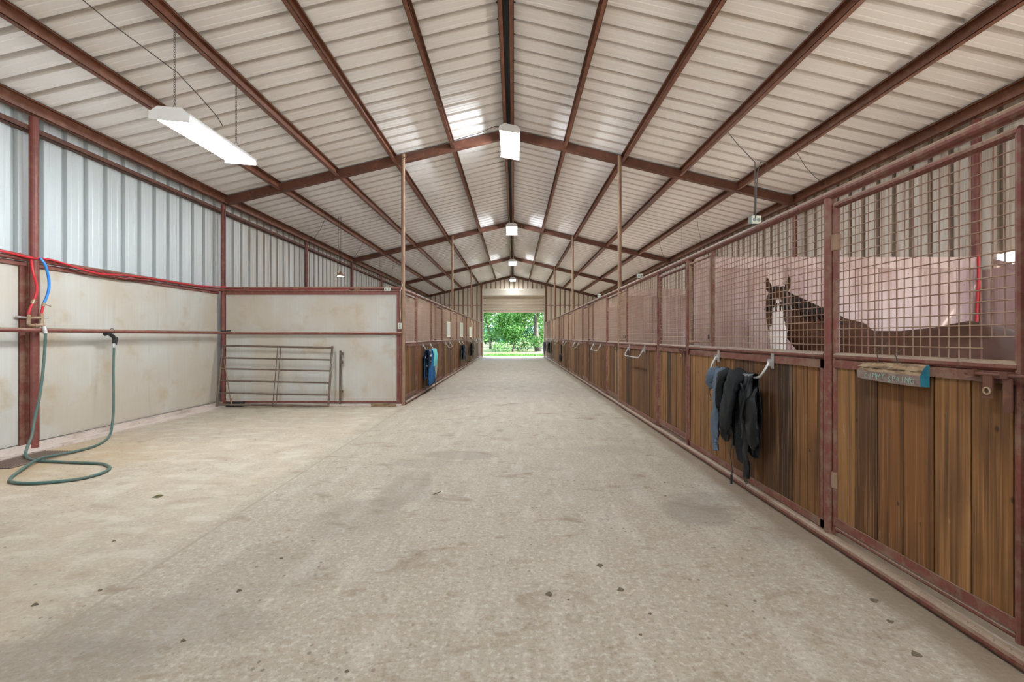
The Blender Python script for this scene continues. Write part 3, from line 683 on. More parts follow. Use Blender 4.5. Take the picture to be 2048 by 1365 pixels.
for sx in (1, -1):
    mb = MB(); y = YN + .1 if sx > 0 else 9.32; xa = XR - .0 if sx > 0 else XL
    wins = (WR + [(-5.4, -3.5), (-1.7, .2), (2.0, 4.8)]) if sx > 0 else WL
    edges = sorted([e for w in wins for e in w])
    while y < YF - .1:
        w = random.uniform(.18, .27); ye2 = min(y + w, YF - .05)
        for e in edges:
            if y + .02 < e < ye2: ye2 = e; break
        c = (y + ye2) / 2; tt = random.random()
        if any(a < c < b for a, b in wins):
            mb.box((xa, y + .003, .0), (xa - sx * .025, ye2 - .003, WIN[0]), t=tt)
        else: mb.box((xa, y + .003, .0), (xa - sx * .025, ye2 - .003, 2.12), t=tt)
        y = ye2
    tag(mb.build('kick_boards', M['pale_wood']), f'pale plank kick boards lining the outer {"right" if sx > 0 else "left"} wall of the stalls', 'kick boards')
# diagonal brace board seen in the nearest stall
mb = MB(); mb.box((XR - .05, 4.70, 2.02), (XR - .03, 5.50, 2.08), rot=Matrix.Rotation(radians(22), 3, 'X')); 
tag(mb.build('brace_board', M['pale_wood']), 'slanting pale brace board on the right wall beside the bright gap', 'board')
mb = MB(); mb.box((R + .05, YN + .1, 0), (XR, 31.2, .012)); struct(mb.build('floor', M['sand']))
mb = MB(); mb.box((XL, 9.3, 0), (L - .05, 31.2, .012)); struct(mb.build('floor', M['sand']))
# far wall girt and columns
mb = MB()
mb.box((XL, YF - .06, 3.38), (OX0 - .14, YF, 3.44)); mb.box((OX1 + .14, YF - .06, 3.38), (XR, YF, 3.44))
struct(mb.build('trim_2', M['brown_steel']))
for x, w in ((OX0 - .10, 'left'), (OX1 + .10, 'right')):
    mb = MB(); mb.box((x - .06, YF - .10, 0), (x + .06, YF, roof(x) - .12)); mb.box((x - .09, YF - .11, roof(x) - .24), (x + .09, YF, roof(x) - .12))
    tag(mb.build('door_column', M['jamb' if False else 'brown_steel']), f'brown steel column {w} of the far roll-up door', 'column', 'columns beside the far door')
# roller door
o = bpy.data.objects.new('door_1', None); COL.objects.link(o); o.location = ((OX0 + OX1) / 2, YF, 0); o['_o'] = tuple(o.location); o['kind'] = 'structure'
mb = MB(); zc0, zc1 = 2.91, 4.05
mb = MB()
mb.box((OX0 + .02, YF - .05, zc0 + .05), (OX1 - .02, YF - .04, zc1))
for k in range(11):
    z = zc0 + .07 + k * .098
    mb.loft([(OX0 + .02, YF - .062, z + .037), (OX1 - .02, YF - .062, z + .037)], [(.040, .024)] * 2, 8, (0, 0, 1), M['roller'])
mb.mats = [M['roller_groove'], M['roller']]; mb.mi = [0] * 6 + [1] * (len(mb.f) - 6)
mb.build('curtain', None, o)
mb = MB(); mb.box((OX0 + .0, YF - .085, zc0), (OX1, YF - .035, zc0 + .065)); mb.build('bottom_bar', M['roller'], o)
mb = MB(); mb.box((OX0 - .04, YF - .32, 4.03), (OX1 + .04, YF - .0, 4.47)); mb.box((OX0 - .04, YF - .34, 4.36), (OX1 + .04, YF, 4.40)); mb.build('housing', M['roller_box'], o)
for x in (OX0 - .02, OX1 + .02):
    mb = MB(); mb.box((x - .04, YF - .12, 0), (x + .04, YF - .0, 4.05)); mb.build('guide_rail', M['jamb'], o)

# ================================================================ LAMPS
def shop_lamp(c, length, yaw, roll, label, tilt=0.0, chains=(), w=.37, lens='lamp_lens'):
    o = thing('hanging_lamp', c, label, 'lamp', 'long shop lamps'); o.pop('_o')
    o.rotation_euler = (tilt, roll, yaw)
    hw, hl = w / 2, length / 2
    mb = MB(); b0 = hw; pr = [(-b0, -.006), (-b0, .018), (-hw * .60, .075), (hw * .60, .075), (b0, .018), (b0, -.006)]
    n0 = 0
    for y in (-hl, hl):
        for (x, z) in pr: mb.v.append((x, y, z))
    for i in range(5): mb.face((i, i + 1, 6 + i + 1, 6 + i))
    mb.face((0, 6, 11, 5)); mb.face((0, 1, 2, 3, 4, 5)); mb.face((11, 10, 9, 8, 7, 6))
    mb.build('housing', M['white_housing'], o)
    mb = MB(); b = hw - .012
    for y in (-hl + .01, hl - .01):
        for (x, z) in ((-b, -.004), (-b * .90, -.030), (-b * .74, -.050), (b * .74, -.050), (b * .90, -.030), (b, -.004)): mb.v.append((x, y, z))
    for i in range(5): mb.face((i, 6 + i, 6 + i + 1, i + 1))
    mb.face((5, 4, 3, 2, 1, 0)); mb.face((6, 7, 8, 9, 10, 11))
    mb.build('lens', M[lens], o)
    for s_ in (-1, 1): mb = MB(); mb.box((-hw - .002, s_ * hl - .008, -.058), (hw + .002, s_ * hl + .008, .024)); mb.build('end_cap', M['white_housing'], o)
    return o
L1 = shop_lamp((-3.40, 5.31, 3.53), 1.44, radians(5.5), radians(3), 'bright long shop lamp hanging on chains over the wash bay', radians(4), lens='lamp_lens_mid')
NEAR = ['glowing lamp under the ridge closest to the camera', 'glowing lamp under the ridge, second from the camera', 'glowing lamp under the ridge, third from the camera', 'tiny glowing lamp under the ridge by the far gable', 'added unseen lamp under the ridge right over the viewer', 'added unseen lamp under the ridge behind the viewer']
for i, y in enumerate((8.92, 16.1, 23.3, 30.2, 1.7, -5.5)):  # last two positions are out of view, added for fill light
    shop_lamp((-.075, y, 4.97), 1.25, radians(0), radians(10 if i == 0 else 0), NEAR[i], w=.37, lens='lamp_lens_dim' if i == 3 else 'lamp_lens_mid' if i > 3 else 'lamp_lens')
# chains and cords
def rope(name, pts, r, m, label, cat, grp=None, n=6):
    mb = MB(); mb.loft(pts, r, n, (.3, .2, .9)); return tag(mb.build(name, M[m], smooth=True), label, cat, grp)
def chain(mb, a, b, link=.035, r=.0022):
    a, b = Vector(a), Vector(b); n = max(2, int((b - a).length / (link * .72))); d = (b - a).normalized()
    for i in range(n + 1):
        c = a.lerp(b, i / n); side = Vector((1, 0, 0)) if i % 2 else Vector((0, 1, 0)); side = (side - d * side.dot(d)).normalized()
        mb.loft([c + d * (link * .5 * cos(q)) + side * (link * .26 * sin(q)) for q in [k * pi / 4 for k in range(8)]], r, 4, side.cross(d), closed=True)
for (yy, xx, zl, lab) in ((4.80, -3.43, 3.56, 'chain holding the near end of the wash bay lamp'), (5.88, -3.44, 3.63, 'chain holding the far end of the wash bay lamp')):
    mb = MB(); zt = roof(-3.45) - .15
    chain(mb, (xx, yy, zl + .13), (xx, yy, zt))
    for dx in (-.05, .05): mb.cyl((xx, yy, zl + .13), (xx + dx, yy, zl + .02), .0022, 5)
    tag(mb.build('lamp_chain', M['chain']), lab, 'chain', 'chains of the wash bay lamp')
for i, y in enumerate((8.92, 16.1, 23.3, 30.2, 1.7, -5.5)):  # last two pairs hang the added unseen lamps
    for s_ in (-1, 1):
        mb = MB(); chain(mb, (-.09, y + s_ * .5, 5.03), (-.09, y + s_ * .5, 5.29))
        tag(mb.build('lamp_chain', M['chain']), f'short chain of the {ORD[i]} ridge lamp at its {"near" if s_ < 0 else "far"} end', 'chain', 'chains of the ridge lamps')
rope('power_cable', [(-4.0, 4.25, roof(-4.0) - .03), (-3.75, 4.45, 4.25), (-3.4, 4.8, 4.0), (-3.28, 5.0, 3.83), (-3.22, 5.15, 3.72), (-3.19, 5.2, 3.64)], .005, 'cable', 'dark cord slanting down to the wash bay lamp', 'cord')
rope('power_cable', [(-2.2, 9.2, roof(-2.2) - .15), (-1.9, 9.1, 4.86), (-1.5, 9.0, 4.93), (-1.0, 8.9, 5.05), (-.6, 8.8, 5.12), (-.35, 8.7, 5.19), (-.22, 8.65, 5.17), (-.15, 8.6, 5.05)], .006, 'cable', 'thin cord sagging along the roof to the first ridge lamp', 'cord')

# pendant lamp over left stall
o = thing('pendant_lamp', (-4.38, 12.0, 2.86), 'small tan cone shade lamp hanging over the left stalls', 'pendant lamp')
mb = MB(); mb.lathe((-4.38, 12, 2.86), [(.115, 0), (.112, .005), (.045, .075), (.03, .09), (.028, .13), (.0, .135)], 20); mb.build('shade', M['tan_steel'], o)
mb = MB(); mb.lathe((-4.38, 12, 2.845), [(.0, 0), (.06, .002), (.085, .012), (.08, .02)], 16); mb.build('bulb', M['bulb'], o)
mb = MB(); mb.cyl((-4.38, 12, 2.98), (-4.37, 12, roof(-4.38) - .02), .004, 5); mb.build('cord', M['cable'], o)
rope('hanging_wire', [(-4.42, 11.98, roof(-4.42) - .02), (-4.43, 11.98, 3.7), (-4.40, 11.98, 3.45), (-4.42, 11.98, 3.0)], .004, 'cable', 'loose wire beside the cord of the pendant lamp', 'wire')
# thin wires from the purlins
def px(pxx, pyy, Y): return ((pxx - 1028) * Y / 950, Y, CAMH + (674 - pyy) * Y / 950)
WIRES = [
 (3.275, 1456, [(1478, 292, 5.6), (1510, 325, 3.98), (1510, 360, 3.98), (1510, 436, 3.98)], 'dark wire dropping from a right purlin to the outlet box'),
 (4.40, 1538, [(1532, 326, 6.7), (1521, 324, 5.2), (1515, 345, 4.0), (1512, 400, 3.97), (1511, 436, 3.96)], 'second dark wire bending down to the outlet box'),
 (4.40, 1594, [(1612, 335, 7.7), (1630, 354, 8.0), (1648, 369, 8.4)], 'dark wire slanting down to the right eave beam'),
 (4.40, 1394, [(1396, 455, 12), (1401, 475, 13), (1404, 494, 13.8)], 'thin wire hanging at the right eave behind the first rafter'),
 (4.40, 1364, [(1364, 480, 12.44), (1364, 508, 12.44)], 'straight thin wire hanging near the second right rafter'),
 (4.40, 1318, [(1325, 508, 15.2), (1332, 522, 16.2)], 'short thin wire slanting beside the second right rafter end'),
 (-4.60, 650, [(642, 457, 12.2), (632, 472, 12.9), (626, 481, 13.3)], 'thin wire slanting over the wash bay partition left of the pendant lamp'),
 (-4.60, 726, [(717, 502, 15.2), (706, 519, 16.4)], 'thin wire slanting to the second left rafter end'),
 (-4.60, 736, [(744, 503, 15.2), (751, 508, 15.7)], 'short sagging wire under the left purlin beyond the pendant lamp'),
 (-4.60, 760, [(760, 535, 16.3), (761, 542, 16.3), (763, 535, 16.3), (762, 520, 16.3)], 'looped wire hanging before the second left rafter'),
 (-4.60, 787, [(785, 545, 18.1), (783, 560, 18.1)], 'thin wire left of the tall post of the wash bay')]
for x_, p0, pts, lab in WIRES:
    rope('hanging_wire', [(x_, 950 * x_ / (p0 - 1028), roof(x_) - .12), (x_, 950 * x_ / (p0 - 1028), roof(x_) - .16)] + [px(*p) for p in pts], .0045, 'cable', lab, 'wire', 'thin wires hanging under the roof', 5)
rope('post_cable', [(L - .0, 9.17, 2.35), (L - .045, 9.165, 2.2), (L - .05, 9.165, 1.9), (L - .035, 9.165, 1.75), (L - .05, 9.165, 1.6)], .006, 'tan_cable', 'tan cable running down the tall post to the small grey switch box', 'cable')
rope('post_cable', [(XL + .105, 9.22, 3.8), (XL + .112, 9.215, 3.3), (XL + .108, 9.215, 2.8), (XL + .105, 9.22, 2.35)], .005, 'cable', 'dark cable running down the corner post of the wash bay', 'cable')
def outlet(c, s, label, ang=0, face='y'):
    o = thing('outlet_box', c, label, 'outlet box', 'electrical boxes'); o.pop('_o'); o.rotation_euler = (0, 0, ang)
    mb = MB(); mb.box((-s[0] / 2, 0, -s[1] / 2), (s[0] / 2, .05, s[1] / 2)); mb.build('box', M['box_grey'], o)
    mb = MB(); mb.box((-s[0] / 2 - .003, -.004, -s[1] / 2 - .003), (s[0] / 2 + .003, 0, s[1] / 2 + .003)); mb.build('cover', M['box_pale'], o)
    mb = MB(); h = s[0] > s[1]
    for q in (-1, 1):
        cx, cz = (q * s[0] * .24, 0) if h else (0, q * s[1] * .24)
        mb.cyl((cx, -.004, cz), (cx, -.008, cz), .014, 12)
    mb.build('socket', M['box_grey'], o)
    return o
outlet((R - .02, 3.98, TOPZ + .066), (.08, .062), 'grey outlet box with two sockets on the top pipe above the horse', radians(8))
outlet((R - .02, 7.65, TOPZ + .066), (.08, .062), 'grey outlet box on the top pipe over the second right stall')
outlet((R - .02, 11.3, TOPZ + .066), (.08, .062), 'small outlet box on the top pipe over the third right stall')
outlet((L - .045, 9.13, 1.54), (.065, .11), 'small grey switch box on the end post of the wash bay')
outlet((-2.45, 9.19, 2.25), (.115, .06), 'pale outlet box on the pipe above the wash bay partition')

# ================================================================ WASH BAY
# pipe gate leaning
o = thing('pipe_gate', (-4.5, 9.0, 0), 'dark brown six-rail pipe gate leaning on the wash bay partition', 'gate')
gz = [1.12, .89, .685, .46, .235, .02]; gx0, gx1 = -5.56, -3.47
def gp(x, z): return (x, 8.88 + .17 * z, z + .02)
mb = MB()
for k, z in enumerate(gz):
    mb.cyl(gp(gx0, z + .02), gp(gx1, z - .02 if k < 5 else z), .019 if k in (0, 5) else .015, 10)
mb.build('rail', M['gate_steel'], o)
for x in (gx0, gx1):
    mb = MB(); mb.cyl(gp(x, 0), gp(x, 1.13), .021, 10); mb.build('stile', M['gate_steel'], o)
for x in (-4.505, -4.445):
    mb = MB(); mb.box((x - .008, 8.865, .02), (x + .008, 8.87, 1.15), rot=Matrix.Rotation(-.168, 3, 'X'), piv=(x, 8.86, .02)); mb.build('centre_strap', M['gate_steel'], o)
mb = MB(); mb.cyl(gp(gx0 + .05, .88), gp(gx0 + .26, .08), .010, 8); mb.cyl(gp(gx0 + .27, .02), gp(gx0 + .27, .16), .012, 8); mb.build('brace', M['tan_steel'], o)
mb = MB(); mb.loft([(gx1 - .0, 8.86 + .17 * z, z + .02) if i % 2 else (gx1 + .02, 8.86 + .17 * z, z + .02) for i, z in enumerate((1.0, .93, .85, .77, .70, .6))], .006, 6); mb.build('twine', M['blue_pipe'] if False else M['box_grey'], o)
o = thing('gate_stile', (-3.34, 9.12, 0), 'loose brown pipe stile with hinge lugs standing behind the leaning gate', 'pipe')
mb = MB(); mb.cyl((-3.35, 9.14, .03), (-3.36, 9.19, 1.06), .019, 10); mb.build('pipe', M['gate_steel'], o)
for z in (.25, .82, .98): mb = MB(); mb.box((-3.35, 9.13, z), (-3.30, 9.18, z + .05)); mb.build('lug', M['gate_steel'], o)
mb = MB(); mb.box((-5.46, 9.0, 0), (-5.16, 9.10, .09), rot=Matrix.Rotation(.05, 3, 'Z')); tag(mb.build('rubber_block', M['black']), 'black rubber block lying on the floor behind the gate in the corner', 'block')
mb = MB(); mb.box((-2.72, 9.02, .0), (-2.26, 9.10, .055), rot=Matrix.Rotation(-.04, 3, 'Z')); tag(mb.build('wood_offcut', M['bark_slab']), 'short weathered board on the floor at the foot of the partition end', 'board')
# valve set
vx, vy, vz = XL + .15, 5.52, 1.44
def vp(pxx, pyy, x=None):
    x = vx if x is None else x
    Y = 950 * x / (pxx - 1028); return (x, Y, CAMH + (674 - pyy) * Y / 950)
o = thing('mixing_valve', vp(72, 645), 'dirty brass mixing valve with grey lever on the hose post', 'valve')
mb = MB(); mb.loft([vp(58, 630), vp(57, 642), vp(57, 648), vp(60, 651), vp(70, 652), vp(84, 650)], .017, 10); mb.cyl(vp(57, 636), vp(84, 636), .015, 8); mb.cyl(vp(84, 628), vp(84, 652), .018, 10); mb.cyl(vp(68, 652), vp(73, 652), .026, 10)
mb.cyl(vp(86, 652), vp(90, 656, vx + .03), .02, 10)
mb.build('body', M['brass'], o)
mb = MB(); a, b = Vector(vp(31, 634, vx - .12)), Vector(vp(53, 636, vx - .12)); mb.loft([a, a.lerp(b, .3), b], [(.008, .012), (.008, .016), (.008, .012)], 8, (1, 0, 0)); a, b = Vector(vp(86, 636)), Vector(vp(97, 635)); mb.loft([a, b], [(.008, .012), (.008, .016)], 8, (1, 0, 0)); mb.build('lever', M['galv'], o)
def tubing(name, pts, r, m, label):
    mb = MB(); 
    # smooth by Catmull-Rom
    P_ = [Vector(p) for p in pts]; P_ = [P_[0]] + P_ + [P_[-1]]; out = []
    for i in range(1, len(P_) - 2):
        for k in range(6):
            t = k / 6; p0, p1, p2, p3 = P_[i - 1:i + 3]
            out.append(.5 * ((2 * p1) + (p2 - p0) * t + (2 * p0 - 5 * p1 + 4 * p2 - p3) * t * t + (3 * p1 - p0 - 3 * p2 + p3) * t ** 3))
    out.append(P_[-2]); mb.loft(out, r, 10, (.2, .3, .9)); return mb.build(name, M[m], smooth=True)
o = tubing('red_tube', [vp(62, 520, XL + .10), vp(66, 545), vp(73, 570), vp(73, 585), vp(66, 605), vp(60, 618), vp(57, 630)], .013, 'red_pipe', ''); tag(o, 'short red tube curving down the post to the valve', 'tube')
o = tubing('blue_tube', [vp(80, 516, XL + .12), vp(90, 530), vp(97, 555), vp(98, 575), vp(94, 592), vp(88, 606)], .014, 'blue_pipe', ''); tag(o, 'bright blue tube curving down to the valve', 'tube')
o = thing('tube_coupling', vp(86, 610), 'brass coupling and red stub under the blue tube', 'coupling')
mb = MB(); mb.cyl(vp(88, 606), vp(86, 613), .018, 10); mb.cyl(vp(90, 609), vp(102, 613, vx + .03), .006, 8); mb.build('coupling', M['brass'], o)
mb = MB(); mb.cyl(vp(86, 613), vp(83, 628), .014, 10); mb.build('stub', M['red_pipe'], o)
o = thing('tube_coupling', vp(66, 605), 'brass coupling on the short red tube above the valve', 'coupling')
mb = MB(); mb.cyl(vp(68, 600), vp(64, 608), .018, 10); mb.cyl(vp(67, 604), vp(74, 604, vx + .03), .005, 8); mb.build('coupling', M['brass'], o)
xw = XL + .10
o = tubing('red_supply_tube', [(xw, 2.2, 2.245), (xw, 3.6, 2.26), (xw, 5.0, 2.275), vp(60, 516, xw), vp(80, 517, xw), vp(110, 522, xw), vp(160, 538, xw), vp(200, 548, xw), vp(250, 551, xw), vp(300, 557, xw), vp(350, 565, xw), vp(400, 572, xw), vp(432, 574, xw), (XL + .18, 9.15, 2.29)], .012, 'red_pipe', ''); tag(o, 'bright red tube sagging along the top of the left wall lining', 'tube')
o = tubing('red_supply_tube', [(xw - .02, 2.2, 2.275), (xw - .02, 5.0, 2.285), vp(80, 519, xw - .02), vp(150, 534, xw - .02), vp(190, 541, xw - .02), vp(240, 556, xw - .02), vp(330, 562, xw - .02), vp(380, 572, xw - .02), vp(430, 580, xw - .02), (XL + .24, 9.2, 2.24), (-4.5, 9.2, 2.245), (-3.2, 9.2, 2.243)], .011, 'dull_red_pipe', ''); tag(o, 'duller red tube crossing the bright one and turning along the partition', 'tube')
o = tubing('red_supply_tube', [(XR - .17, 5.5, 2.28), (XR - .17, 5.5, 2.0), (XR - .19, 5.5, 1.6), (XR - .21, 5.5, 1.1), (XR - .21, 5.5, .4)], .016, 'red_pipe', ''); tag(o, 'red tube down the right wall post behind the near stall mesh', 'tube')
# hose
HP = [vp(88, 654, XL + .20), vp(91, 668, XL + .22), vp(90, 690, XL + .22), vp(88, 720, XL + .22), vp(84, 760, XL + .22), vp(78, 800, XL + .24), vp(69, 840, XL + .26), (-5.42, 5.34, .22), (-5.38, 5.24, .08), (-5.28, 5.15, .018), (-5.05, 5.03, .018), (-4.82, 4.99, .018), (-4.58, 4.96, .016), (-4.29, 4.92, .016), (-4.14, 4.84, .016), (-4.02, 4.72, .016), (-3.97, 4.56, .016), (-4.01, 4.40, .016), (-4.18, 4.29, .016), (-4.38, 4.26, .016), (-4.55, 4.30, .016), (-4.68, 4.42, .016), (-4.79, 4.58, .018), (-4.93, 4.84, .036), (-5.0, 5.02, .045), (-5.02, 5.2, .032), (-5.01, 5.45, .02), (-5.04, 5.72, .016), (-5.20, 6.05, .016), (-5.42, 6.38, .03), (-5.50, 6.50, .12), (-5.515, 6.54, .3), (-5.53, 6.56, .6), (-5.54, 6.57, .9), (-5.54, 6.58, 1.18)]
o = thing('garden_hose', (-4.6, 4.8, 0), 'dull green garden hose looping on the wash bay floor up to its nozzle', 'hose'); 
h = tubing('tube', HP, .0145, 'hose', ''); h.parent = o; h.location = -o.location
mb = MB(); mb.cyl((-5.54, 6.58, 1.18), (-5.545, 6.58, 1.24), .02, 10); mb.cyl(HP[0], HP[1], .022, 10); mb.build('fitting', M['galv'], o)
mb = MB(); mb.loft([(-5.545, 6.58, 1.23), (-5.545, 6.585, 1.30), (-5.545, 6.57, 1.335), (-5.545, 6.50, 1.375), (-5.545, 6.44, 1.37)], [.020, .022, .026, .024, .032], 10); mb.cyl((-5.545, 6.62, 1.22), (-5.545, 6.64, 1.33), .010, 8); mb.build('nozzle', M['black'], o)
mb = MB(); mb.loft([(-5.55 + .035 * cos(q), 6.56, 1.40 + .045 * sin(q)) for q in [k * pi / 6 for k in range(12)]], .004, 6, (0, 1, 0), closed=True); tag(mb.build('wire_hook', M['chain']), 'wire hook on the tie rail holding the hose nozzle', 'hook')
# drain
o = thing('floor_drain', (-5.26, 5.15, 0), 'rusty slotted drain grate in the wash bay floor under the hose', 'drain')
mb = MB(); mb.box((-5.45, 4.78, .0), (-5.07, 5.52, .003)); mb.build('pit', M['pit'], o)
mb = MB()
for k in range(34):       # slanting bars clipped to the frame
    x_ = -5.45 + k * .028; a_, b_ = (x_, 4.78), (x_ + -.30, 5.52); p_ = []
    def at_(t): return (a_[0] + (b_[0] - a_[0]) * t, a_[1] + (b_[1] - a_[1]) * t)
    ts = [t / 40 for t in range(41) if -5.45 <= at_(t / 40)[0] <= -5.07]
    if len(ts) > 2: p0, p1 = at_(ts[0]), at_(ts[-1]); mb.loft([(*p0, .006), (*p1, .006)], [(.005, .004)] * 2, 4, (1, 0, 0))
mb.box((-5.45, 4.78, .003), (-5.435, 5.52, .012)); mb.box((-5.085, 4.78, .003), (-5.07, 5.52, .012)); mb.build('grate', M['grate'], o)
# insect-like hook near corner rail
mb = MB(); mb.cyl((XL + .17, 8.98, 1.43), (XL + .34, 9.02, 1.445), .012, 8); tag(mb.build('rubber_tie', M['black']), 'black rubber tie lying on the tie rail at the wash bay corner', 'tie')

# ================================================================ CLOTHES ON RACKS
from mathutils import noise as NZ
def rumple(mb, amp, fr=8.0):
    vs = []
    for v in mb.v:
        q = Vector((v[0] * fr * 1.5, v[1] * fr * 1.6, v[2] * fr * .55)); d = NZ.noise_vector(q) + .5 * NZ.noise_vector(q * 2.3)
        k = min(1, max(0, (1.03 - v[2]) / .12))
        vs.append((v[0] + d.x * amp * k, v[1] + d.y * amp * k, v[2] + d.z * amp * .4 * k))
    mb.v = vs
def drape(name, sx, yc, w, zf, zb, m, parent, amp=.02, k=3, out=.085, zt=1.015, narrow=0, ph=0, skew=0, solid=.006):
    """cloth folded over the bar; zf, zb: hem heights on the aisle side and on the wall side"""
    X = (R if sx > 0 else L) - sx * .022; xb = X - sx * out
    Lf, Lb = zt - zf, zt - zb; T = Lf + Lb
    def fn(u, v):
        s_ = v * T - Lb; e = min(1, abs(s_) / .15)
        ww = w * (1 - narrow * e * min(1, abs(s_) / max(Lf, .1)))
        y = yc + (u - .5) * ww + skew * max(0, s_) 
        th = s_ / .03
        if abs(s_) < .04: dx = -(sx) * (.022 * sin(th * pi / 2 / 1.34)); dz = .018 * cos(th * pi / 2 / 1.34)
        else: dx = -sx * .024 * (1 if s_ > 0 else -1) ; dz = -(abs(s_) - .04)
        f = amp * e * (sin(k * 2 * pi * u + ph + 1.3 * s_) + .4 * sin(k * 4.7 * u + 2 * ph))
        bul = .03 * sin(min(1, max(0, s_) / max(Lf, .01)) * pi) * sin(pi * u)
        dx += -sx * (abs(f) * .9 + bul) if s_ > 0 else sx * min(abs(f), .02)
        return (xb + dx, y + .2 * f, zt + dz + .012 * sin(k * 3 * u + ph) * e)
    mb = MB(); mb.grid(fn, 40, 46); rumple(mb, .016); return mb.build(name, M[m], parent, smooth=True, solid=solid)
def strap(name, sx, y, z0, z1, m, parent, out=.16, w=.013, sway=.02):
    X = (R if sx > 0 else L) - sx * .022 - sx * out
    mb = MB(); n = 8
    mb.loft([(X + sx * .01 * sin(i * 1.3), y + sway * sin(i * .9), z0 + (z1 - z0) * i / n) for i in range(n + 1)], [(.003, w)] * (n + 1), 6, (1, 0, 0)); return mb.build(name, M[m], parent, smooth=True)
def sleeve(name, sx, pts, rads, m, parent):
    X = (R if sx > 0 else L) - sx * .022
    mb = MB(); P_ = [Vector((X - sx * o_, y, z)) for (o_, y, z) in pts]
    out, rr = [], []
    for i in range(len(P_) - 1):
        for k in range(5):
            t = k / 5; out.append(P_[i].lerp(P_[i + 1], t)); a, b = rads[i], rads[i + 1]
            wob = 1 + .09 * sin((i * 5 + k) * 1.9)
            rr.append(((a[0] + (b[0] - a[0]) * t) * wob, (a[1] + (b[1] - a[1]) * t) * wob))
    out.append(P_[-1]); rr.append(rads[-1]); mb.loft(out, rr, 22, (1, 0, 0), caps=True); rumple(mb, .024, 9); return mb.build(name, M[m], parent, smooth=True)
# near right rack: Y 3.725 .. 4.705
o = thing('hooded_jacket', (R - .11, 4.45, .3), 'slate blue fleece jacket hanging at the far end of the nearest blanket bar', 'jacket')
drape('body', 1, 4.44, .20, .80, .45, 'cloth_blue', o, .012, 2, ph=1)
sleeve('hood', 1, [(.085, 4.50, 1.025), (.13, 4.56, .98), (.14, 4.59, .90), (.13, 4.57, .83)], [(.02, .03), (.03, .06), (.026, .055), (.01, .02)], 'cloth_blue', o)
sleeve('sleeve', 1, [(.085, 4.36, 1.035), (.135, 4.37, .98), (.14, 4.42, .8), (.135, 4.46, .55), (.13, 4.48, .34), (.13, 4.47, .31)], [(.02, .06), (.026, .088), (.026, .080), (.024, .074), (.022, .064), (.020, .055)], 'cloth_blue', o)
sleeve('cuff', 1, [(.13, 4.47, .315), (.13, 4.465, .26)], [(.020, .050), (.022, .053)], 'cloth_blue', o)
strap('drawstring', 1, 4.66, .70, .93, 'black', o, .10, .006)
o = thing('black_jacket', (R - .11, 4.1, .3), 'dusty black jacket with one sleeve folded over the nearest blanket bar', 'jacket')
drape('body', 1, 4.14, .36, .66, .30, 'cloth_black', o, .014, 3, ph=.4)
sleeve('sleeve', 1, [(.085, 4.02, 1.04), (.16, 4.03, 1.0), (.17, 4.08, .88), (.165, 4.18, .66), (.155, 4.25, .52)], [(.02, .075), (.028, .13), (.030, .14), (.028, .135), (.024, .12)], 'cloth_black', o)
sleeve('cuff', 1, [(.155, 4.25, .53), (.15, 4.225, .475), (.145, 4.17, .44)], [(.024, .115), (.020, .095), (.012, .05)], 'cloth_black2', o)
sleeve('collar', 1, [(.085, 4.28, 1.04), (.15, 4.30, .98), (.155, 4.33, .86), (.15, 4.35, .68)], [(.016, .04), (.022, .065), (.022, .055), (.01, .02)], 'cloth_black', o)
strap('drawstring', 1, 4.135, .10, .58, 'black', o, .135, .007, .008)
mb = MB(); mb.cyl((R - .157, 4.135, .05), (R - .157, 4.135, .13), .010, 8); mb.build('toggle', M['black'], o)
o = thing('nylon_bag', (R - .10, 3.92, .3), 'shiny black nylon gear bag hanging on the nearer end of the first blanket bar', 'bag')
drape('flap', 1, 3.92, .20, .55, .30, 'cloth_black2', o, .018, 2, ph=2)
sleeve('pocket', 1, [(.09, 3.84, .92), (.12, 3.82, .80), (.125, 3.82, .62), (.11, 3.83, .48), (.08, 3.85, .42)], [(.015, .05), (.035, .09), (.040, .10), (.028, .085), (.012, .03)], 'cloth_black2', o)
sleeve('leg', 1, [(.11, 4.02, .95), (.11, 4.03, .7), (.105, 4.03, .45), (.10, 4.02, .27)], [(.02, .07), (.022, .085), (.018, .075), (.012, .05)], 'cloth_black', o)
sleeve('leg', 1, [(.10, 3.95, .7), (.10, 3.95, .4), (.095, 3.945, .16)], [(.015, .05), (.014, .045), (.012, .035)], 'cloth_black2', o)
strap('strap', 1, 3.88, .50, .95, 'cloth_black2', o, .165, .022, .01)
mb = MB(); mb.loft([(R - .122, 3.945 + .022 * cos(q), .135 + .028 * sin(q)) for q in [k * pi / 6 for k in range(12)]], .004, 6, (1, 0, 0), closed=True); mb.build('ring', M['chain'], o)
# left rack 1 (stall 9.25): blue blanket
y0 = 9.25 + 2.25
o = thing('horse_blanket', (L + .15, y0, .1), 'royal blue and aqua horse blanket on the first left blanket bar', 'blanket')
drape('blue_shell', -1, y0 - .06, .95, .14, .3, 'cloth_royal', o, .03, 3, out=0.100, ph=.5)
drape('aqua_panel', -1, y0 + .34, .62, .56, .3, 'cloth_aqua', o, .025, 2, out=0.120, ph=1.1, narrow=.1)
drape('printed_patch', -1, y0 - .42, .26, .56, .3, 'cloth_print', o, .02, 2, out=0.130, ph=.2)
drape('tan_edge', -1, y0 + .50, .36, .26, .6, 'cloth_tan', o, .02, 1, out=0.095, ph=2)
strap('strap', -1, y0 + .12, .02, .3, 'black', o, .20, .022); strap('strap', -1, y0 - .5, .10, .4, 'black', o, .15, .018)
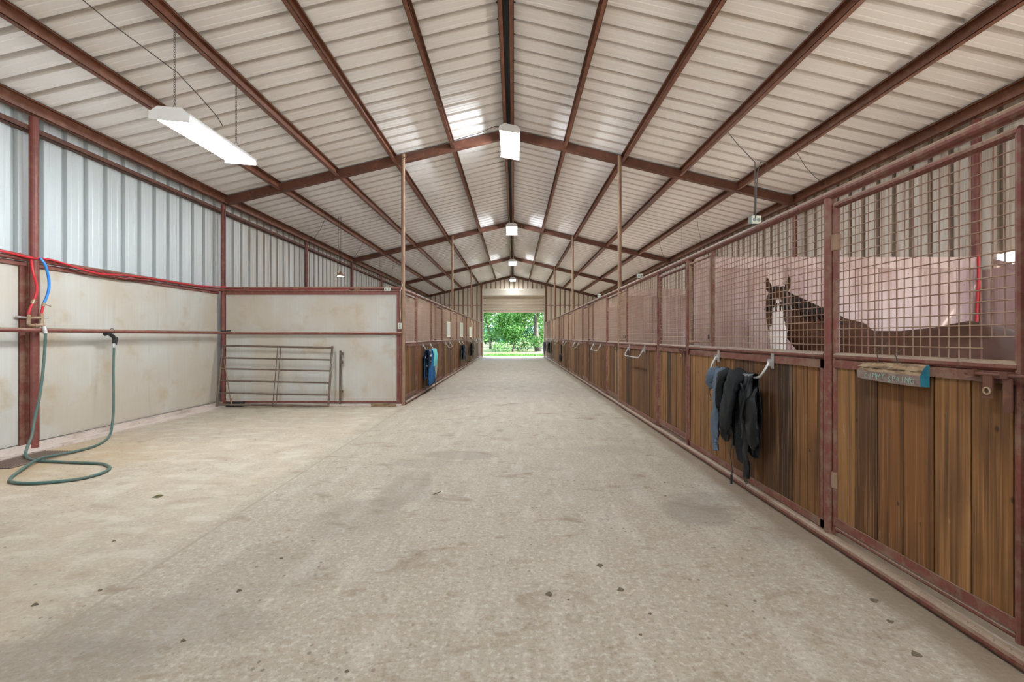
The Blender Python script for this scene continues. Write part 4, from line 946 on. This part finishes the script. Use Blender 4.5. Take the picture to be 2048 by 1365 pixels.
# left racks 3 and 4
def blanket(sx, base, m, label, w=.72, zf=.32, extra=None, name='horse_blanket'):
    o = thing(name, ((R if sx > 0 else L) - sx * .15, base + 2.29, .2), label, 'blanket')
    drape('shell', sx, base + 2.29, w, zf, .4, m, o, .05, 3, out=0.110, ph=base)
    drape('fold', sx, base + 2.29 - .1, w * .5, zf + .2, .6, extra or m, o, .03, 2, out=0.150, ph=base * 2)
    strap('strap', sx, base + 2.1, .03, zf + .1, 'black', o, .18, .03)
    return o
blanket(-1, 16.62, 'cloth_grey', 'grey and black folded blanket on a left blanket bar beyond the blue one')
blanket(-1, 20.29, 'cloth_olive', 'dark olive folded blanket hanging further along the left row', .7, .38)
blanket(1, 23.96, 'cloth_olive', 'dark olive folded blanket on the right row near the far door', .9, .42)
blanket(1, 27.55, 'cloth_red', 'red folded blanket hanging on the right nearest the far door', .35, .5)
o = blanket(1, 27.15, 'cloth_lilac', 'slate lilac blanket with long straps beside the red one near the far door', .4, .2)
# halter coil on right rack 4 (16.62)
o = thing('rope_halter', (R - .17, 18.9, .4), 'black rope halter coil hanging from a right blanket bar', 'halter')
mb = MB(); xx = R - .17
for dy in (-.10, .10): mb.cyl((xx, 18.9 + dy, 1.03), (xx, 18.9 + dy * .7, .66), .016, 6)
mb.build('cheek_rope', M['black'], o)
mb = MB()
for k in range(3): mb.loft([(xx - .02 * k, 18.9 + (.16 + .02 * k) * cos(q) * 1.4, .50 + (.14 + .01 * k) * sin(q)) for q in [j * pi / 8 for j in range(16)]], .018, 6, (1, 0, 0), closed=True)
mb.build('coil', M['black'], o)
# pale boards on left mesh
for i, (ya, yb, z0, z1) in enumerate(((15.0, 15.75, 1.32, 1.82), (18.75, 19.7, 1.33, 1.90), (22.5, 23.6, 1.33, 1.80))):
    o = thing('message_board', (L + .02, (ya + yb) / 2, z0), f'pale framed board fixed to the left stall mesh, {ORD[i]} of three', 'board', 'pale boards on the left stall mesh')
    mb = MB(); mb.box((L + .018, ya, z0), (L + .026, yb, z1)); mb.build('face', M['box_pale'], o)
    mb = MB()
    for a, b in (((ya, z0), (yb, z0 + .04)), ((ya, z1 - .04), (yb, z1)), ((ya, z0), (ya + .05, z1)), ((yb - .05, z0), (yb, z1))): mb.box((L + .026, a[0], a[1]), (L + .038, b[0], b[1]))
    mb.build('frame', M['roller_box'], o)

# ================================================================ SIGN
sx0, sy0 = R - .065, 2.29
o = thing('carved_sign', (sx0, 2.45, 1.1), 'rough split-wood sign slab with teal end and faded lettering on the nearest door', 'sign')
mb = MB(); random.seed(3)
ya, yb, zb_, zt_ = 2.32, 2.737, 1.082, 1.19
N = 26; n0 = len(mb.v)
for i in range(N + 1):
    y = ya + (yb - ya) * i / N; j = random.uniform(-.005, .005); e = .012 * (i / N) ** 3
    for (x, z) in ((sx0 + .045, zb_), (sx0, zb_ + .002 + e), (sx0 - .003, zb_ + .056), (sx0 + .008 + j, zb_ + .070 + j), (sx0 + .004 - j, zb_ + .078), (sx0 + .018 + j, zb_ + .092 + j * .6), (sx0 + .028, zt_ + j - e), (sx0 + .045, zt_ + .002 - e)):
        mb.v.append((x, y + (random.uniform(-.012, .012) if i == N else 0), z))
for i in range(N):
    for k in range(8):
        a = n0 + i * 8; mb.face((a + k, a + 8 + k, a + 8 + (k + 1) % 8, a + (k + 1) % 8), 0 if k >= 2 and k <= 6 else 1)
mb.face([n0 + k for k in range(8)], 2); mb.face([n0 + N * 8 + k for k in range(8)][::-1], 0)
mb.mats = [M['bark_slab'], M['slab_face'], M['slab_teal']]
mb.build('slab', None, o)
def text(s_, loc, rot, size, m, parent, name='lettering', ext=.0006, align='CENTER', sc=(1, 1, 1)):
    c = bpy.data.curves.new(name, 'FONT'); c.body = s_; c.size = size; c.extrude = ext; c.align_x = align; c.align_y = 'CENTER'; c.resolution_u = 3
    c.materials.append(M[m]); tmp = bpy.data.objects.new('tmp', c); COL.objects.link(tmp); bpy.context.view_layer.update()
    me = bpy.data.meshes.new_from_object(tmp.evaluated_get(bpy.context.evaluated_depsgraph_get())); bpy.data.objects.remove(tmp)
    ob = bpy.data.objects.new(name, me); COL.objects.link(ob)
    ob.rotation_euler = rot; ob.scale = sc; ob.parent = parent; ob.location = Vector(loc) - Vector(parent.get('_o', (0, 0, 0)))
    return ob
rt = (radians(90), 0, radians(-90))
rl = random.Random(4)
for (w_, yc_, step, zc_) in (('CIMMY', 2.612, .030, 1.114), ('SPRING', 2.437, .029, 1.106)):
    for i_, ch_ in enumerate(w_):
        text(ch_, (sx0 - .0042, yc_ + ((len(w_) - 1) / 2 - i_) * step, zc_ + rl.uniform(-.005, .005)), (radians(90 + rl.uniform(-1, 1)), radians(rl.uniform(-10, 10)), radians(-90)), .040 * rl.uniform(.85, 1.15), 'chalk', o, name='letter', sc=(.95, 1, 1))
mb = MB()
for yy in (2.50, 2.63): mb = MB(); mb.loft([(sx0 + .03, yy, 1.18), (R - .03, yy + .005, 1.20), (R - .035, yy + .01, 1.24), (R - .0, yy + .0, 1.27), (R + .01, yy - .01, 1.30)], .0022, 5); mb.build('hanger', M['chain'], o)

# ================================================================ HORSE
hb = MB(); HX, HY = 3.45, 4.20
def H(x, y, z): return (x, y, z)
# trunk, rump (x+) to chest (x-)
hb.loft([H(4.52, HY, 1.13), H(4.46, HY, 1.15), H(4.30, HY, 1.14), H(4.05, HY, 1.13), H(3.75, HY, 1.10), H(3.45, HY, 1.07), H(3.15, HY, 1.06), H(2.90, HY, 1.08), H(2.72, HY - .02, 1.10), H(2.62, HY - .03, 1.10), H(2.58, HY - .03, 1.10)],
        [(.05, .08), (.17, .20), (.25, .28), (.275, .345), (.28, .315), (.30, .315), (.285, .325), (.25, .385), (.20, .30), (.13, .20), (.05, .08)], 20, (0, 1, 0))
# neck
hb.loft([H(2.98, HY, 1.18), H(2.78, HY - .02, 1.27), H(2.60, HY - .04, 1.38), H(2.45, HY - .05, 1.49), H(2.36, HY - .06, 1.58), H(2.30, HY - .07, 1.64)],
        [(.18, .30), (.15, .26), (.12, .21), (.10, .16), (.085, .13), (.07, .09)], 16, (0, 1, 0))
# head: poll to muzzle, turned towards the aisle and the viewer
FD = Vector((-.48, -.877, 0)); SD = Vector((.877, -.48, 0)); PO = Vector((2.30, HY - .06, 0))
def HD(f, u, z): p = PO + FD * f + SD * u; return (p.x, p.y, z)
hb.loft([HD(-.02, 0, 1.66), HD(.02, 0, 1.67), HD(.07, 0, 1.62), HD(.10, 0, 1.53), HD(.125, 0, 1.43), HD(.15, 0, 1.33), HD(.175, 0, 1.24), HD(.19, 0, 1.17), HD(.195, 0, 1.14)],
        [(.05, .06), (.085, .10), (.100, .12), (.098, .13), (.082, .115), (.064, .085), (.058, .070), (.052, .06), (.025, .03)], 16, SD)
hb.loft([HD(.0, 0, 1.58), HD(.03, 0, 1.46), HD(.08, 0, 1.36)], [(.06, .09), (.07, .10), (.045, .05)], 12, SD)
for s_ in (-1, 1):     # ears
    hb.loft([HD(.0, s_ * .055, 1.72), HD(.01, s_ * .072, 1.77), HD(.01, s_ * .083, 1.82), HD(.015, s_ * .078, 1.875)], [(.024, .02), (.034, .018), (.026, .014), (.004, .004)], 10, SD)
# legs
for s_ in (-1, 1):
    y = HY + s_ * .15
    hb.loft([H(2.85, y, 1.05), H(2.82, y, .86), H(2.80, y, .68), H(2.79, y, .52), H(2.79, y, .46), H(2.80, y, .36), H(2.80, y, .20), H(2.79, y, .14), H(2.77, y, .09), H(2.76, y, .05), H(2.755, y, .015)],
            [(.11, .15), (.09, .12), (.065, .075), (.052, .055), (.050, .052), (.034, .036), (.032, .034), (.04, .042), (.036, .038), (.052, .056), (.060, .066)], 12, (0, 1, 0))
    hb.loft([H(4.15, y, 1.10), H(4.13, y, .92), H(4.16, y, .76), H(4.27, y, .60), H(4.34, y, .50), H(4.33, y, .42), H(4.30, y, .28), H(4.28, y, .18), H(4.27, y, .13), H(4.24, y, .09), H(4.22, y, .05), H(4.215, y, .015)],
            [(.13, .24), (.12, .20), (.09, .14), (.055, .075), (.048, .06), (.040, .05), (.035, .038), (.034, .038), (.042, .044), (.038, .04), (.054, .058), (.060, .068)], 12, (0, 1, 0))
def horse_custom(n, l, P, geo, cur, mixc, math_, vec):
    s = n.new('ShaderNodeSeparateXYZ'); l.new(P, s.inputs[0]); X, Y, Z = s.outputs
    def rng(v, a, b2):
        m = n.new('ShaderNodeMapRange'); m.clamp = True; l.new(v, m.inputs[0]); m.inputs[1].default_value = a; m.inputs[2].default_value = b2; return m.outputs[0]
    t = n.new('ShaderNodeTexNoise'); l.new(vec((18, 18, 18)), t.inputs['Vector']); t.inputs['Scale'].default_value = 1
    wob = math_('MULTIPLY', math_('SUBTRACT', t.outputs[0], .5), .05)
    halfw = math_('ADD', math_('MULTIPLY', rng(Z, 1.64, 1.36), .050), .016)
    u = math_('ADD', math_('MULTIPLY', math_('SUBTRACT', X, 2.30), .877), math_('MULTIPLY', math_('SUBTRACT', Y, HY - .06), -.48))
    w = math_('ADD', math_('MULTIPLY', math_('SUBTRACT', X, 2.30), -.48), math_('MULTIPLY', math_('SUBTRACT', Y, HY - .06), -.877))
    d = math_('SUBTRACT', halfw, math_('ABSOLUTE', math_('ADD', u, wob)))
    f = math_('MULTIPLY', math_('MULTIPLY', rng(d, -.004, .004), rng(Z, 1.66, 1.62)), rng(w, .06, .09))
    legs_ = rng(Z, .5, .46)
    cur = mixc(cur, (.018, .010, .008), legs_)
    cur = mixc(cur, (.78, .72, .68), f)
    return cur
M['horse'] = mat('bay_horse_coat', (0.0575, 0.021, 0.01), .75, spec=.2, custom=horse_custom, layers=[dict(sc=(4, 4, 4), col=(0.095, 0.039, 0.018), lo=.4, hi=.7, amt=.6), dict(sc=(150, 150, 60), col=(0.035, 0.013, 0.007), lo=.5, hi=.7, amt=.4)])
ho = hb.build('horse', M['horse'], smooth=True, origin=(3.45, HY, 0)); ho['_o'] = (3.45, HY, 0)
md = ho.modifiers.new('join', 'REMESH'); md.mode = 'VOXEL'; md.voxel_size = .016; md.use_smooth_shade = True
md = ho.modifiers.new('soft', 'SMOOTH'); md.iterations = 6; md.factor = .6
tag(ho, 'bay horse with a white blaze standing in the nearest stall behind the mesh', 'horse')
def hpart(mb, name, m, smooth=True):
    ob = mb.build(name, M[m], smooth=smooth, origin=(3.45, HY, 0)); ob.parent = ho; ob.location = (0, 0, 0); return ob
for s_ in (-1, 1):
    e = MB(); c = Vector(HD(.165, s_ * .082, 1.565)); e.loft([c + Vector((0, 0, -.02 + .04 * k / 6)) for k in range(7)], [max(.002, .021 * math.sqrt(max(0, 1 - ((k - 3) / 3) ** 2))) for k in range(7)], 10, (1, 0, 0)); hpart(e, 'eye', 'eye')
mb = MB(); random.seed(5)
for i in range(60):
    t = random.random(); p = Vector((2.34, HY - .05, 1.72)).lerp(Vector((2.86, HY, 1.50)), t) + Vector((0, 0, .01)); s_ = -1
    ln = random.uniform(.12, .22)
    mb.loft([p, p + Vector((.01, -.055, -.02)), p + Vector((.02 + random.uniform(-.02, .02), -.115, -.02 - ln * .5)), p + Vector((.03 + random.uniform(-.03, .03), -.125, -ln))], [.010, .014, .011, .002], 5, (1, 0, 0))
for i in range(14):   # forelock
    u_ = random.uniform(-.04, .04); mb.loft([HD(-.03, u_ * .6, 1.74), HD(.05, u_, 1.755), HD(.13, u_ * 1.3, 1.68), HD(.20, u_ * 1.6, 1.60), HD(.225, u_ * 1.8, 1.54)], [.010, .013, .014, .010, .002], 5, (1, 0, 0))
hpart(mb, 'mane', 'mane')
mb = MB()
for i in range(24):
    a, b = random.uniform(-.03, .03), random.uniform(-.05, .05); mb.loft([(4.50, HY + a * .5, 1.25), (4.60, HY + a, 1.16), (4.63, HY + b, .9), (4.62, HY + b * 1.4, .55), (4.60 + a, HY + b, .38)], [.012, .018, .02, .016, .003], 5, (0, 1, 0))
hpart(mb, 'tail', 'mane')
random.seed(11)

# ================================================================ FLOOR LITTER
LIT = [(478, 1183, .016, 'round dark dropping on the aisle floor near the wash bay joint'), (147 * .0 + 70, 1211, .017, 'dark clump at the bottom left of the floor'), (1200, 1133, .022, 'flat dried mud splat in the middle of the aisle'), (1098, 1190, .022, 'horseshoe-shaped mud print near the middle of the aisle'),
       (1832, 1310, .024, 'brown dropping at the bottom right near the door'), (1241, 1181, .02, 'small mud patch right of the horseshoe-shaped print'), (1137, 1201, .008, 'tiny black crumb beside the horseshoe-shaped print'), (1281, 1271, .010, 'tiny black crumb near the bottom middle'), (200, 1182, .012, 'small dark clump left of the wash bay joint'),
       (228, 1083, .012, 'small green-brown crumb in the wash bay'), (563, 1118, .012, 'small flat crumb on the joint side of the aisle'), (1331, 993, .011, 'black crumb on the aisle beyond the middle'), (1329, 966, .012, 'curled black crumb farther up the aisle'), (1780, 1245, .016, 'brown crumb near the right stall door'), (694, 1344, .010, 'dark crumb at the bottom edge left of the middle'),
       (366, 1283, .013, 'grey-brown clump in the lower left of the aisle'), (1748, 1203, .020, 'small oval mud print close to the right door'), (1300, 1229, .010, 'flat tan mud flake in the lower aisle')]
for (pxx, pyy, r, lab) in LIT:
    r *= .8
    Y = CAMH * 950 / (pyy - 674); x = (pxx - 1028) * Y / 950
    mb = MB(); n = 9; ring = []
    flat = .35 if r > .018 else .6
    prof = [(1, 0), (1.0, .3), (.75, .8), (.3, 1.0)]
    for (q, hz) in prof:
        for k in range(n):
            a = 2 * pi * k / n; rr = r * q * (1 + .28 * sin(3 * a + pxx) + .15 * cos(5 * a))
            mb.v.append((x + rr * cos(a), Y + rr * sin(a), .0005 + r * flat * hz * (1 + .2 * sin(4 * a))))
    for j in range(3):
        for k in range(n): mb.face((j * n + k, j * n + (k + 1) % n, (j + 1) * n + (k + 1) % n, (j + 1) * n + k))
    mb.face([3 * n + k for k in range(n)]); mb.face([k for k in range(n)][::-1])
    tag(mb.build('mud_clump', M['mud'], origin=(x, Y, 0)), lab, 'mud clump', 'bits of mud and droppings on the floor')
Y = CAMH * 950 / (994 - 674); x = (316 - 1028) * Y / 950
mb = MB(); mb.grid(lambda u, v: (x - .03 + .06 * u, Y - .03 + .06 * v * (.4 + .6 * u), .002 + .012 * sin(3 * u) * sin(4 * v + 1) ** 2), 8, 8); tag(mb.build('dry_leaf', M['leaf_dry'], solid=.001), 'small crumpled olive leaf lying in the wash bay', 'leaf')
mb = MB(); Y = CAMH * 950 / (988 - 674); x = (873 - 1028) * Y / 950; mb.cyl((x - .02, Y - .03, .004), (x + .03, Y + .035, .006), .003, 5); tag(mb.build('twig', M['mud']), 'thin dark twig lying on the aisle floor', 'twig')

# ================================================================ OUTSIDE
def leaves(mb, c, rad, n, size):
    cx, cy, cz = c
    for _ in range(n):
        u = random.uniform(-1, 1); a = random.uniform(0, 2 * pi); q = math.sqrt(1 - u * u); r = random.random() ** .45
        p = Vector((cx + rad[0] * r * q * cos(a), cy + rad[1] * r * q * sin(a), cz + rad[2] * r * u))
        s_ = size * random.uniform(.6, 1.4)
        d1 = Vector((random.gauss(0, 1), random.gauss(0, 1), random.gauss(0, .6))).normalized(); d2 = d1.orthogonal().normalized()
        d2 = (d2 * cos(random.random() * 6) + d1.cross(d2) * sin(random.random() * 6)).normalized()
        i = len(mb.v); mb.v += [tuple(p - d1 * s_), tuple(p + d2 * s_ * .55), tuple(p + d1 * s_), tuple(p - d2 * s_ * .55)]
        mb.face((i, i + 1, i + 2, i + 3), 0, random.random())
def branch(mb, p, d, r, ln, depth, ends):
    pts = [Vector(p)]; rr = [r]; q = Vector(d).normalized()
    for i in range(5):
        q = (q + Vector((random.uniform(-.22, .22), random.uniform(-.22, .22), random.uniform(-.05, .15)))).normalized()
        pts.append(pts[-1] + q * ln / 5); rr.append(r * (1 - .12 * (i + 1)))
    mb.loft(pts, rr, 7 if depth else 5, (1, .2, .1)); ends.append(pts[-1])
    if depth > 0:
        for k in range(3):
            nd = (q + Vector((random.uniform(-.9, .9), random.uniform(-.9, .9), random.uniform(-.15, .6)))).normalized()
            branch(mb, pts[random.choice((3, 4, 5))], nd, rr[-1] * .75, ln * .72, depth - 1, ends)
def tree(x, y, h, r, crown, nl, size, m, label, trunk_h=None, lean=(0, 0), kind='tree', lowz=None):
    z0 = -.05
    o = thing('broadleaf_tree' if kind == 'tree' else 'leafy_shrub', (x, y, z0), label, 'tree' if kind == 'tree' else 'shrub', 'trees beyond the far door' if kind == 'tree' else 'shrubs beyond the far door')
    mb = MB(); ends = []
    branch(mb, (x, y, z0 - .1), (lean[0], lean[1], 1), r, trunk_h or h * .45, 3 if kind == 'tree' else 2, ends); mb.build('trunk', M['trunk'], o, smooth=True)
    mb = MB(); c = Vector((x + lean[0] * h * .4, y, 0))
    clumps = ends + [Vector((c.x + random.uniform(-1, 1) * crown[0], y + random.uniform(-1, 1) * crown[0], random.uniform(lowz if lowz is not None else h * .25, h))) for _ in range(14)]
    for e in clumps: leaves(mb, e, (crown[0] * .45, crown[0] * .45, crown[1] * .3), int(nl / len(clumps)), size)
    mb.build('crown', M[m], o)
random.seed(21)
tree(2.35, 46, 9, .36, (3.6, 3.0), 20000, .10, 'leaf_a', 'big tree with a thick grey trunk at the right of the far doorway', 4.2, (.0, 0), lowz=2.4)
tree(-.15, 45, 5.2, .10, (2.5, 2.0), 26000, .085, 'leaf_a', 'bushy mid-green tree in the middle of the far doorway', 1.4, lowz=.35)
tree(-2.6, 52, 8, .16, (3.0, 2.6), 20000, .10, 'leaf_a', 'loose-crowned tree at the left of the far doorway', 3.2, lowz=1.3)
tree(4.6, 55, 8, .2, (3.0, 3.0), 8000, .15, 'leaf_c', 'yellow-green tree behind the big trunk on the right', 3, lowz=.8)
tree(1.3, 60, 9, .2, (3.4, 3.0), 9000, .16, 'leaf_c', 'yellow-green tree behind the middle one', 3, lowz=1.5)
for i, (x, y) in enumerate(((-3.9, 72), (-.6, 76), (2.9, 72), (6.8, 78), (-8, 75))):
    tree(x, y, 2.6 if i < 3 else 9, .12, (2.6, 1.6) if i < 3 else (4.5, 3), 3500, .2, 'leaf_b', ['low blue-green shrub across the meadow at the left', 'low blue-green shrub across the meadow in the middle', 'low blue-green shrub across the meadow by the trunk', 'distant blue-green tree at far right beyond the door', 'distant blue-green tree at far left beyond the door'][i], 1, kind='tree' if i > 2 else 'shrub', lowz=.5)
for i, (x, y, h) in enumerate(((-14, 62, 9), (-7.5, 58, 8), (10, 60, 9), (16, 66, 10))):
    tree(x, y, h, .25, (4, 3.2), 4000, .22, 'leaf_a', f'broad green tree well to the {"left" if x < 0 else "right"} of the far doorway, {"outer" if abs(x) > 12 else "inner"} one', 3.4, lowz=1.5)
# treeline far away
mb = MB()
for k in range(40):
    x = -60 + k * 3.1; leaves(mb, (x, 100 + random.uniform(-4, 4), 3.4 + random.uniform(0, 2)), (3.5, 2.5, 4.2), 320, .42)
tag(mb.build('treeline', M['leaf_b']), 'distant blue-green treeline closing the meadow', 'treeline', kind='stuff')
mb = MB()
for _ in range(9000):
    x = random.uniform(-9, 9); y = 33.05 + abs(random.gauss(0, 1.6)); hh = random.uniform(.08, .24); z = -.05; a = random.uniform(0, pi); w = .012
    i = len(mb.v); lx, ly = random.uniform(-.05, .05), random.uniform(-.05, .05)
    mb.v += [(x - w * cos(a), y - w * sin(a), z), (x + w * cos(a), y + w * sin(a), z), (x + lx, y + ly, z + hh)]; mb.face((i, i + 1, i + 2), 0, random.random())
tag(mb.build('grass', M['grass']), 'bright green grass edge just outside the far doorway', 'grass', kind='stuff')

for o in bpy.data.objects:
    if '_o' in o: del o['_o']
